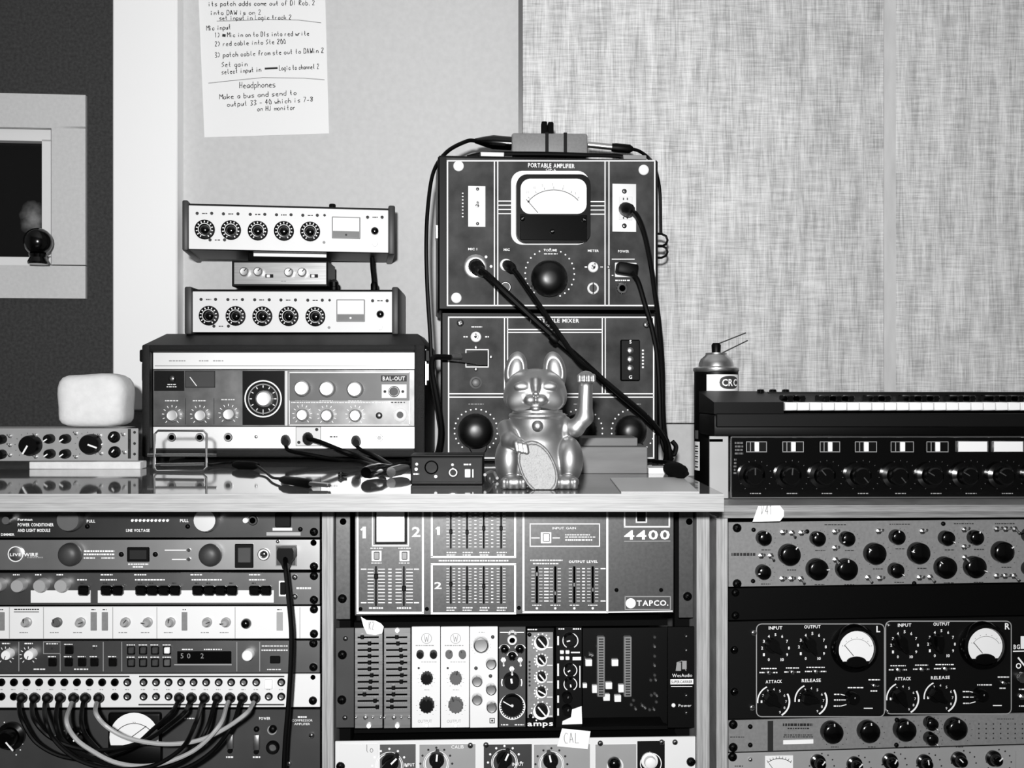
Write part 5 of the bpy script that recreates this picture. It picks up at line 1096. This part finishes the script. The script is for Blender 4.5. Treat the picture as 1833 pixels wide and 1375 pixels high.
pb = MB().prism([(-.036, .006), (-.012, .0085), (.008, .012), (.020, .012), (.020, -.012), (.008, -.012), (-.012, -.0085), (-.036, -.006)], -.012, .012).build('plug', 'rubber', c.root); pb.location = q(850, 641, .022) - c.o; pb.rotation_euler = (0, 0, math.radians(5))
MB().tube([Vector((0, 0, 0)), q(822, 640, .035) - c.o], [.0055, .0075], 10).build('strain_relief', 'steel', c.root)
c = Cable('mains_adaptor', 'black plug with a coiled tail lying at the right end of the desk', [P(*deskp(1170, 826, .004)), P(*deskp(1195, 828, .006)), P(*deskp(1215, 832, .010)), P(*deskp(1222, 838, .010))], .0035, cat='plug')
c.plug(P(*deskp(1196, 838, .011)), P(*deskp(1230, 848, .010)), [(.008, 0), (.0105, .15), (.0105, .7), (.006, .85), (.003, 1)], 'black_matte', 'plug')
# --- small things before the portable units
t = plainbox('folded_card', 'white folded card beneath the plug beside the grey wooden block', 'card', 1161, 838, 1196, 848.5, onD(848.5), .05, 'paper', 0, .0005, 1)
t = T('wooden_block', 'stepped grey wooden block behind the right flank of the cat', 'block', 1096, 848, onD(848), -1)
t.box('block', 1034, 800, 1159, 848, 0, .10, 'wood_grey', .001); a, c, z0, z1 = t.rect(1042, 788, 1143, 800); o = MB().box(a, c, .014, .1, z0 + .0002, z1 + .003, .001).build('upper_block', 'wood_grey', t.root)
o = MB(); pts = [P(*deskp(x, y, 0)) for x, y in ((1092, 857), (1222, 856), (1251, 882.5), (1112, 882.5))]
cen = sum(pts, Vector()) / 4; vs = [p - cen for p in pts]; vs = [(v.x, v.y, 0.0) for v in vs] + [(v.x, v.y, .0012) for v in vs]
g = MB().add(vs, [(0, 1, 2, 3), (4, 5, 6, 7), (0, 1, 5, 4), (1, 2, 6, 5), (2, 3, 7, 6), (3, 0, 4, 7)]).build('loose_sheet', 'card', None, (cen.x, cen.y, DZ + .0002), smooth=0); tag(g, 'pale glossy sheet lying flat on the desk right of the cat', 'sheet')
t = T('control_box', 'small black control box with one round socket and a white switch', 'control box', 800, 868, onD(868), 0)
t.box('body', 735, 817, 865, 868, 0, .06, 'black', .0015); t.box('front_panel', 738, 820, 862, 863, .0008, .001, 'panel_black', .0003); t.h0 = .001
t.jack(772, 837, 12.5, 'black', 'panel_dark', 'xlr_socket', .003, .8); t.jack(811, 846, 9, 'chrome', 'void', h=.005); t.box('switch', 832, 840, 842, 855, .005, .005, 'white', .0006); t.line(W, [(846.5, 840), (846.5, 855)], 2)
t.spot(W, 746, 831, 2.6); t.spot(W, 745, 840, 3); t.bars(W, 739, 846, 750, 851); t.spot(W, 780, 853, 3); t.bars(W, 830, 829, 843, 834); t.spot(W, 810, 832, 2.4); t.done()
t.box('top_cover', 734, 814.5, 866, 817.5, .001, .062, 'black', .0006)
c = Cable('control_lead', 'pale lead curling from the back of the small black control box to the cat', [P(*deskp(868, 850, .012)), P(*deskp(876, 845, .012)), P(*deskp(884, 846, .008)), P(*deskp(890, 856, .004))], .0022, 'rubber_grey')

# ================================================================== lucky cat figurine (implicit surfaces, one mesh per part)
def surface(f, lo, hi, d):
    n = [int(math.ceil((b - a) / d)) + 1 for a, b in zip(lo, hi)]
    ax = [lo[i] + d * np.arange(n[i]) for i in range(3)]
    g = np.meshgrid(*ax, indexing='ij'); v = f(*g).astype(np.float32); s = v < 0
    acc = np.zeros([m - 1 for m in n] + [3], np.float32); cnt = np.zeros([m - 1 for m in n], np.float32)
    base = [np.arange(m - 1) for m in n]; bi = np.meshgrid(*base, indexing='ij')
    for a in range(3):
        b, c = [i for i in range(3) if i != a]
        for ob in (0, 1):
            for oc in (0, 1):
                i0 = [slice(0, -1)] * 3; i1 = [slice(0, -1)] * 3
                i0[b] = slice(ob, n[b] - 1 + ob); i0[c] = slice(oc, n[c] - 1 + oc); i0[a] = slice(0, -1)
                i1[b] = i0[b]; i1[c] = i0[c]; i1[a] = slice(1, None)
                v0, v1 = v[tuple(i0)], v[tuple(i1)]; cr = (v0 < 0) != (v1 < 0)
                tt = np.where(cr, v0 / np.where(cr, v0 - v1, 1), 0)
                pos = [bi[i].astype(np.float32) for i in range(3)]
                pos[a] = pos[a] + tt; pos[b] = pos[b] + ob; pos[c] = pos[c] + oc
                for i in range(3): acc[..., i] += np.where(cr, pos[i], 0)
                cnt += cr
    act = cnt > 0; idx = -np.ones(act.shape, np.int64); idx[act] = np.arange(act.sum())
    P3 = acc[act] / cnt[act][:, None] * d + np.array(lo, np.float32)
    quads = []
    for a in range(3):
        b, c = (a + 1) % 3, (a + 2) % 3
        i0 = [slice(1, -1)] * 3; i1 = [slice(1, -1)] * 3; i0[a] = slice(0, -1); i1[a] = slice(1, None)
        s0, s1 = s[tuple(i0)], s[tuple(i1)]; e = np.argwhere(s0 != s1); fl = s0[s0 != s1]
        e[:, b] += 1; e[:, c] += 1
        def cell(db, dc): z = e.copy(); z[:, b] -= db; z[:, c] -= dc; return idx[z[:, 0], z[:, 1], z[:, 2]]
        q4 = np.stack([cell(1, 1), cell(0, 1), cell(0, 0), cell(1, 0)], 1); q4[~fl] = q4[~fl][:, ::-1]; quads.append(q4)
    return P3, np.concatenate(quads)
def surf_obj(name, f, lo, hi, d, m, parent, k, loc=(0, 0, 0)):
    p, q4 = surface(f, lo, hi, d); me = bpy.data.meshes.new(name); me.from_pydata((p * k).tolist(), [], q4.tolist())
    me.materials.append(K(m)); me.polygons.foreach_set('use_smooth', [True] * len(me.polygons)); me.update(); return link(name, me, parent, loc)
def smin(a, b, k): h = np.clip(.5 + .5 * (b - a) / k, 0, 1); return b * (1 - h) + a * h - k * h * (1 - h)
def smax(a, b, k): return -smin(-a, -b, k)
def ell(x, y, z, c, r):
    p = [(x - c[0]) / r[0], (y - c[1]) / r[1], (z - c[2]) / r[2]]; k0 = np.sqrt(p[0] ** 2 + p[1] ** 2 + p[2] ** 2); k1 = np.sqrt((p[0] / r[0]) ** 2 + (p[1] / r[1]) ** 2 + (p[2] / r[2]) ** 2) + 1e-9
    return k0 * (k0 - 1) / k1
def caps(x, y, z, a, b, r0, r1):
    a = np.array(a, float); b = np.array(b, float); d = b - a; L = (d ** 2).sum()
    h = np.clip(((x - a[0]) * d[0] + (y - a[1]) * d[1] + (z - a[2]) * d[2]) / L, 0, 1)
    return np.sqrt((x - a[0] - d[0] * h) ** 2 + (y - a[1] - d[1] * h) ** 2 + (z - a[2] - d[2] * h) ** 2) - (r0 + (r1 - r0) * h)
def chain(x, y, z, pts, r):
    o = None
    for a, b in zip(pts, pts[1:]): c = caps(x, y, z, a, b, r, r); o = c if o is None else np.minimum(o, c)
    return o
CD = onD(871); ct = T('lucky_cat', 'matte metallic lucky cat figurine with one raised paw and an oval coin', 'figurine', 962, 871, CD, 0)
ck = CD / F                                     # model unit = 1 px at the cat's distance; x from 962, z from row 871, y away from the viewer
def f_body(x, y, z):
    b = ell(x, y, z, (0, 6, 78), (52, 42, 58)); b = smin(b, ell(x, y, z, (0, 6, 40), (72, 52, 46)), 14)
    b = smin(b, ell(x, y, z, (0, 2, 112), (50, 38, 22)), 10)
    b = smin(b, caps(x, y, z, (0, 4, 112), (0, 4, 132), 47, 45), 8)
    for s, cx in ((-1, -51), (1, 56)): b = smin(b, ell(x, y, z, (cx, -14, 48), (25, 34, 42)), 3.5)
    for s, cx in ((-1, -42), (1, 47)):
        ft = ell(x, y, z, (cx, -48, 12), (25, 18, 13)); b = smin(b, ft, 4)
        for i in range(4): b = smin(b, caps(x, y, z, (cx - 17 + i * 11, -58, 5), (cx - 17 + i * 11, -60, 14), 6, 6), 1.6)
    b = smin(b, caps(x, y, z, (-56, -4, 104), (-50, -34, 86), 16, 15), 8); b = smin(b, caps(x, y, z, (-50, -34, 86), (-34, -50, 78), 15, 12), 3)
    for i in range(3): b = smin(b, caps(x, y, z, (-38 + i * 8, -60, 80 - i * 2), (-36 + i * 8, -62, 68 - i * 1.5), 5.5, 5), 1.5)
    b = smin(b, ell(x, y, z, (50, 0, 104), (14, 20, 22)), 6)
    g = chain(x, y, z, [(42, -30, 128), (44, -36, 110), (40, -44, 92), (30, -50, 80), (16, -54, 70)], 2.0); b = smax(b, -g, 1.5)
    g = chain(x, y, z, [(-44, -28, 120), (-30, -44, 100), (-16, -52, 86)], 1.6); b = smax(b, -g, 1.5)
    b = smin(b, np.sqrt((np.sqrt(x ** 2 + ((y - 4) * 1.06) ** 2) - 47) ** 2 + (z - 127) ** 2) - 4.5, 2)
    b = smin(b, smax(ell(x, y, z, (0, 2, 4), (66, 50, 7)), z - 6, 2), 3)
    return smax(b, -z + .5, 1.5)
def f_head(x, y, z):
    cx = -4; h = ell(x, y, z, (cx, 0, 170), (55, 44, 41)); h = smin(h, ell(x, y, z, (cx, -2, 157), (55, 43, 30)), 12)
    h = smax(h, -(z - 129), 6)
    h = smax(h, -ell(x, y, z, (cx, -76, 168), (45, 37, 30)), 3)
    for s in (-1, 1):
        ex = x - (z - 205) * s * -.10
        e = ell(ex, y, z, (cx + s * 35, 6, 206), (20.5, 11, 36)); e = smax(e, -ell(ex, y, z, (cx + s * 35, -9, 207), (16, 12, 29)), 2)
        h = smin(h, e, 3)
        h = smax(h, -ell(x, y, z, (cx + s * 23, -48, 179), (19, 9, 13)), 4)
        h = smin(h, ell(x, y, z, (cx + s * 24, -36, 179), (15, 7, 8.5)), 1.6)
        h = smin(h, ell(x, y, z, (cx + s * 9, -42, 155), (11, 9, 9)), 1.8)
        h = smin(h, ell(x, y, z, (cx + s * 30, -27, 152), (20, 10, 16)), 9)
        h = smax(h, -chain(x, y, z, [(cx + s * 11, -44, 195), (cx + s * 8, -46, 184), (cx + s * 11, -46, 172)], 2.4), 2)
        h = smax(h, -chain(x, y, z, [(cx, -52, 146), (cx + s * 8, -51, 141), (cx + s * 17, -47, 144), (cx + s * 22, -44, 152)], 1.8), 1.5)
    h = smin(h, caps(x, y, z, (cx, -36, 190), (cx, -45, 168), 7, 5.5), 5); h = smin(h, ell(x, y, z, (cx, -50, 166), (6, 5, 4)), 1.5)
    h = smin(h, ell(x, y, z, (cx, -42, 140), (9, 7, 5)), 2.5); h = smax(h, -chain(x, y, z, [(cx, -53, 161), (cx, -52, 147)], 1.3), 1)
    return h
def f_arm(x, y, z):
    a = caps(x, y, z, (48, -2, 107), (68, -8, 105), 14, 15); a = smin(a, caps(x, y, z, (68, -8, 105), (84, -10, 124), 15, 14), 6); a = smin(a, caps(x, y, z, (84, -10, 124), (86, -10, 182), 14, 12), 8)
    a = smin(a, ell(x, y, z, (86, -12, 194), (15, 15, 13)), 4)
    for i in range(4): a = smin(a, caps(x, y, z, (74 + i * 8, -25, 197), (74 + i * 8, -27, 189), 4.6, 4.4), 1.3)
    return a
surf_obj('body', f_body, (-82, -82, -3), (92, 66, 138), 1.5, 'gold', ct.root, ck)
surf_obj('head', f_head, (-68, -64, 122), (60, 54, 246), 1.1, 'gold', ct.root, ck)
surf_obj('raised_arm', f_arm, (28, -36, 84), (108, 18, 214), 1.3, 'gold', ct.root, ck)
def f_coin(x, y, z):
    a = math.radians(25); dx, dz = x + 1, z - 38; xx = dx * math.cos(a) + dz * math.sin(a); zz = -dx * math.sin(a) + dz * math.cos(a)
    yy = y + 61 - (z - 38) * .10
    r = (np.abs(xx / 31) ** 2.2 + np.abs(zz / 49) ** 2.2) ** (1 / 2.2); e = (r - 1) * 31
    c = smax(e, np.abs(yy) - 4, 1.5); rim = np.sqrt(np.maximum(e + 2.5, -99) ** 2 + (yy + 4) ** 2) - 1.8; c = smin(c, rim, 1)
    return smax(c, -z + .8, 1)
surf_obj('oval_coin', f_coin, (-46, -76, -2), (48, -44, 92), 1.0, 'gold_plate', ct.root, ck)
surf_obj('bell', lambda x, y, z: smax(ell(x, y, z, (-1, -48, 110), (10, 9, 10)), -chain(x, y, z, [(-1, -58, 112), (-1, -57, 102)], 1.3), 1), (-14, -62, 96), (12, -34, 124), .8, 'gold', ct.root, ck)

# ================================================================== spray can, big-knob mixer, keyboard on the right cabinet
def cabD(D): return 700 + HC * F / D
SD = 1.645; t = T('spray_can', 'black aerosol can with oval badge and red-tube straw behind the keyboard', 'spray can', 1282, cabD(SD), SD)
t.root['label'] = 'black aerosol spray can with a white label band standing behind the keyboard'
k = SD / F; zz = lambda y: (cabD(SD) - y) * k; R = 39 * k
MB().lathe([(0, 0), (R * .96, 0), (R, .002), (R, zz(667)), (R * 1.0, zz(665))], 40, axis='z').build('can_body', 'black', t.root)
MB().lathe([(R, zz(666)), (R * 1.04, zz(664)), (R * 1.04, zz(659)), (R * .80, zz(656)), (R * .78, zz(650)), (R * .70, zz(643)), (R * .52, zz(637)), (R * .48, zz(635)), (R * .48, zz(632)), (R * .3, zz(631)), (0, zz(631))], 40, axis='z').build('can_shoulder', 'steel', t.root)
MB().lathe([(R * .20, zz(633)), (R * .22, zz(618)), (R * .15, zz(614)), (0, zz(614))], 16, axis='z').build('spray_nozzle', 'black', t.root)
def curved(y0, y1, a0, a1, rr, n=12):
    b = MB(); vs = []; fs = []
    for i in range(n + 1): a = math.radians(a0 + (a1 - a0) * i / n); vs += [(rr * math.sin(a), -rr * math.cos(a), zz(y1)), (rr * math.sin(a), -rr * math.cos(a), zz(y0))]
    for i in range(n): fs.append((2 * i, 2 * i + 2, 2 * i + 3, 2 * i + 1))
    return b.add(vs, fs)
curved(671, 700, -36, 64, R * 1.004).build('label_band', 'panel_white', t.root)
def wrap(mb, rr):
    mb.v = [(rr * math.sin(x / R), -rr * math.cos(x / R) + y, z) for x, y, z in mb.v]; return mb
def oval(rx, rz, rr, m):
    ov = MB(); n = 24; vs = []
    for i in range(n + 1):
        s_ = -1 + 2 * i / n; hz = rz * (max(0, 1 - abs(s_) ** 2.6)) ** (1 / 2.6); vs += [(R * math.radians(28) + s_ * rx, 0, zz(685) - hz), (R * math.radians(28) + s_ * rx, 0, zz(685) + hz)]
    ov.add(vs, [(2 * i, 2 * i + 2, 2 * i + 3, 2 * i + 1) for i in range(n)]); wrap(ov, rr).build('oval_badge', m, t.root)
oval(21 * k, 11.5 * k, R * 1.008, 'panel_dark')
tx = MB(); type_into(tx, 'CRC', R * math.radians(28), zz(685), 12 * k, 0, 33 * k, bold=True); wrap(tx, R * 1.025).build('lettering', 'print_white', t.root, smooth=0)
bc = MB()
curved(790, 841, -86, -58, R * 1.004, 6).build('barcode_label', 'panel_white', t.root)
for i in range(9): y = 797 + i * 4.6; bb = curved(y, y + (1.2 if i % 2 else 2.6), -82, -64, R * 1.009, 4); bc.add(bb.v, bb.f)
bc.build('barcode', 'print_black', t.root, smooth=0); curved(770, 785, -82, -64, R * 1.004, 4).build('small_print', 'panel_mid', t.root)
n0 = Vector((R * .15, -.002, zz(622)))
for (xa, ya), (xb, yb), yy in (((1287, 615), (1335, 596), 0), ((1291, 632), (1336, 610), -.01)): MB().tube([((xa - 1282) * k, yy, zz(ya)), ((xb - 1282) * k, yy, zz(yb))], .0011, 6).build('straw', 'panel_dark', t.root)

MD = HC * F / 193
t = T('big_knob_mixer', 'dark mirror-fronted rack mixer with eight large black knobs under the keyboard', 'mixer', 1590, 893, MD, 1.2)
a, c, z0, z1 = t.rect(1308, 781, 1930, 893); a = t.uv(1385, 800)[0]; MB().box(a, c, .004, .2, z0, z1, .001).build('chassis', 'black', t.root)
t.box('front_panel', 1308, 781, 1930, 892.5, 0, .0038, 'black_gloss', .0008)
t.box('rack_ear', 1270, 781, 1304, 892.5, .002, .003, 'panel_light', .0006); t.box('rack_ear', 1934, 781, 1964, 892.5, .002, .003, 'panel_light', .0006)
t.box('ear_slot', 1270, 786, 1294, 791, .0024, .001, 'void', .0003)
for y0, y1 in ((780.5, 784),): t.box('bright_lip', 1308, y0, 1930, y1, .003, .003, 'chrome', .0005)
t.box('bright_lip', 1307, 784, 1310.5, 892, .003, .003, 'chrome', .0005); t.box('bright_lip', 1308, 889.5, 1930, 892, .002, .002, 'panel_mid', .0005)
for x0, x1 in ((1336, 1372), (1401, 1438), (1468, 1503), (1531, 1569), (1595, 1635), (1659, 1697)):
    f = t.box('channel_switch', x0, 791, x1, 809, .003, .003, 'black', .0006); w3 = x1 - x0
    t.box('switch_key', x0 + w3 * .42, 791.5, x0 + w3 * .64, 808.5, .006, .003, 'lens', .0005, f); t.frame('print_grey', x0, 791, x1, 809, 1.2, .0031); t.line('print_grey', [(x0 + w3 * .2, 791), (x0 + w3 * .2, 809)], 1.4, .0031)
for x0, x1 in ((1713, 1770), (1777, 1834), (1841, 1898)): f = t.box('lit_meter', x0, 789, x1, 810, .003, .003, 'steel', .0008); t.box('meter_face', x0 + 3, 790.5, x1 - 3, 808.5, .0036, .0008, 'meter_face', parent=f)
for i, x in enumerate((1352, 1418, 1480, 1545, 1612, 1675, 1738, 1803, 1868)):
    t.knob(x, 853, 24, .024, 'black_gloss', 'skirt', (0, 5, -40, 140, 140, -60, -60, -60, -60)[i], 'chrome', pw=2.0, plen=(.1, .62)); t.bars('print_grey', x - 10, 882, x + 10, 885)
    t.ticks('panel_mid', x, 853, 27.5, 29.5, 13, wpx=1)
t.bars('panel_mid', 1315, 790, 1330, 815, 4); t.bars('panel_mid', 1313, 820, 1318, 850, 5)
t.done()

KD = MD - .012
kt = T('keyboard', 'small black electronic keyboard with narrow white keys on top of the mixer', 'keyboard', 1278, 779.5, KD, 1.5)
s = KD / F; kz = lambda y: (779.5 - y) * s; kx = lambda px: kt.uv(px, 740)[0]
zm = P(1590, 781, MD).z - kt.O.z
XE = kx(2010)
MB().box(kx(1278), XE, 0, .104, zm + .0003, kz(742), .003, 2).build('base', 'black', kt.root)
MB().box(kx(1281), XE, -.004, .01, kz(765), kz(740), .0015).build('front_rail', 'panel_black', kt.root)
ch = MB(); xa, xb = kx(1278), kx(1403); zt1, zt2 = kz(720), kz(720) + .0155
ch.add([(xa, 0, kz(741)), (xb, 0, kz(741)), (xb, 0, zt1), (xa, 0, zt1), (xa, .104, kz(741)), (xb, .104, kz(741)), (xb, .104, zt2), (xa, .104, zt2)], [(0, 1, 2, 3), (4, 5, 6, 7), (0, 3, 7, 4), (1, 2, 6, 5), (3, 2, 6, 7), (0, 1, 5, 4)])
ch.build('end_block', 'black', kt.root, smooth=0)
MB().box(xb, XE, .082, .104, kz(741), zt2 - .001, .003, 2).build('rear_panel', 'panel_black', kt.root)
for px in (1386, 1408, 1431): MB().lathe([(0, 0), (.006, 0), (.005, .005), (0, .006)], 16, (kx(px) * 1.06, .094, zt2 - .0025), axis='z').build('rear_knob', 'black_gloss', kt.root)
wk = MESH_W = MB().box(-.5 * 22.6 * s + .0006, .5 * 22.6 * s - .0006, 0, .078, 0, kz(720.5) - kz(735), .0008).mesh('white_key', ['key_white'])
bk = MB().box(-.0048, .0048, 0, .043, 0, .010, .0015).mesh('black_key', ['black_gloss'])
x = xb + 3 * s; i = 0
while x + 11 * s < XE:
    link('white_key', wk, kt.root, (x + 11.3 * s, .003, kz(735)))
    if i % 7 not in (2, 6) and x + 22.6 * s < XE - .01: link('black_key', bk, kt.root, (x + 22.6 * s, .036, kz(720.5)))
    x += 22.6 * s; i += 1
MB().box(xb, XE, .001, .081, kz(741), kz(735.4)).build('key_bed', 'void', kt.root)
